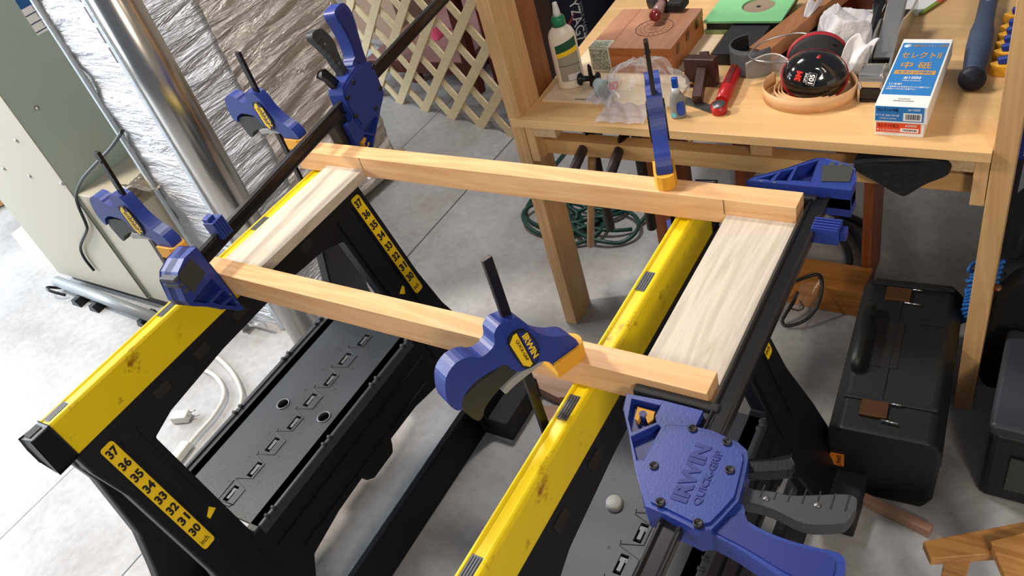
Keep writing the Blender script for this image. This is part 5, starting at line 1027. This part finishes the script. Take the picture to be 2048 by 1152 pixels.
# row of clamps behind the right post
for i, py in enumerate((48, 72, 88, 105, 122, 148)):
    P = T(1994 - i * 2.4, py); x = -0.112
    t = thing('stored_clamp', 'blue clamp with yellow pad behind the right post, %s' % ('farthest of the row', 'second farthest of the row', 'third farthest of the row', 'third nearest of the row', 'second nearest of the row', 'nearest of the row')[i], 'clamp', (x, P.y, TZ), group='clamps in a row behind the right post')
    c = MB(); c.prism([(-0.004, 0.0), (0.010, -0.012), (0.055, -0.012), (0.055, 0.012), (0.010, 0.012)], (), 0.0, 0.024); put('yellow_pad', c, PAD, t, 0.003)
    c = MB(); c.obox((0.012, 0, 0.028), (0.075, 0, 0.046), 0.014, 0.014); put('jaw', c, BLUE, t, 0.003)
# booklet, wine-red box and small things at the back
bk = thing('colourful_leaflet', 'white leaflet with green and orange edge behind the plane', 'leaflet', tuple(T(1810, 15)))
c = MB(); c.prism([(-0.10, -0.02), (0.035, -0.045), (0.085, 0.06), (-0.05, 0.09)], (), 0.001, 0.004); put('sheet', c, WHITE, bk)
c = MB(); c.prism([(0.035, -0.045), (0.045, -0.043), (0.070, 0.01), (0.060, 0.012)], (), 0.0042, 0.007); put('green_edge', c, mat('leaf_green', (120, 150, 40), 0.5), bk)
c = MB(); c.prism([(0.060, 0.012), (0.070, 0.010), (0.082, 0.040), (0.073, 0.042)], (), 0.0042, 0.007); put('orange_edge', c, mat('leaf_orange', (190, 80, 40), 0.5), bk)
c = MB(); c.lathe([(0, 0.0042), (0.016, 0.0042), (0.016, 0.005), (0, 0.005)], (-0.012, 0.028, 0), seg=20, sy=0.6); put('green_spot', c, mat('leaf_bright', (110, 170, 60), 0.5), bk)
c = MB().box(-0.475, -0.365, 1.93, 2.02, TZ, TZ + 0.05); tag(put('wine_red_box', c, mat('wine_red', (92, 34, 24), 0.35, var=0.2, vscale=12), None, 0.002, world=True), 'dark wine-red box at the back behind the white rag', 'box')
c = MB(); c.obox(T(1412, 92, TZ + .001) + Vector((0.0, 0.06, 0.004)), T(1540, -40, TZ + .001) + Vector((0, 0.05, 0.004)), 0.03, 0.006)
tag(put('wood_lath', c, PINE_Y, None, 0.001, world=True), 'thin pale lath lying diagonally beside the cigar box', 'wood strip')
# boxes standing left of the bench, seen through the gap
Q = hz(1172, 150, 0.0); nx = Q.x
nb = thing('navy_carton', 'dark navy carton with white lettering standing on the floor far behind the bench', 'box', (nx - 0.1, Q.y + 0.2, 0))
c = MB().box(nx - 0.14, nx, Q.y, Q.y + 0.42, 0.0, 0.75); put('carton', c, mat('navy_card', (20, 26, 42), 0.5), nb, 0.003, world=True)
def onc(px, py): return hx(px, py, nx + 0.001)
A, B = onc(1147, 2), onc(1165, 84); D = (B - A).normalized(); N_ = Vector((1, 0, 0)); U_ = N_.cross(D)
mid = (A + B) / 2 + U_ * 0.0
text('lettering', 'YZAG7', 0.1, (D, U_, mid), WHITE, nb, 0.0003, world=True, fit=((B - A).length, 0.075), shear=0.3)
text('lettering', 'TITLE MATRIX', 0.05, (D, U_, (onc(1160, 5) + onc(1176, 80)) / 2), mat('grey_print2', (150, 150, 158), 0.5), nb, 0.0003, world=True, fit=((B - A).length * 0.95, 0.022))
c = MB(); P0 = onc(1150, 22); c.prism([(0, 0), (0.09, -0.02), (0.12, -0.05), (0.03, -0.02)], (), 0.0, 0.0006, (-U_, -D, N_, P0)); put('red_slash', c, mat('print_red', (150, 50, 56), 0.5), nb, world=True)
Q = hz(1130, 158, 0.0); c = MB().box(nx - 0.13, nx - 0.01, Q.y - 0.25, Q.y - 0.10, 0, 0.7); tag(put('dark_brown_carton', c, mat('dark_brown', (58, 34, 26), 0.6), None, 0.003, world=True), 'dark brown carton standing far behind the bench, left of the navy carton', 'box')
Q = hz(1215, 120, 0.0); c = MB().box(Q.x - 0.02, Q.x + 0.25, Q.y + 0.2, Q.y + 0.5, 0, 0.62); tag(put('taupe_carton', c, mat('taupe', (84, 66, 54), 0.7, var=0.3, vscale=9), None, 0.003, world=True), 'mottled brown carton far behind the bench, right of the navy carton', 'box')
put('lens', ln, LENS, sg, world=True)
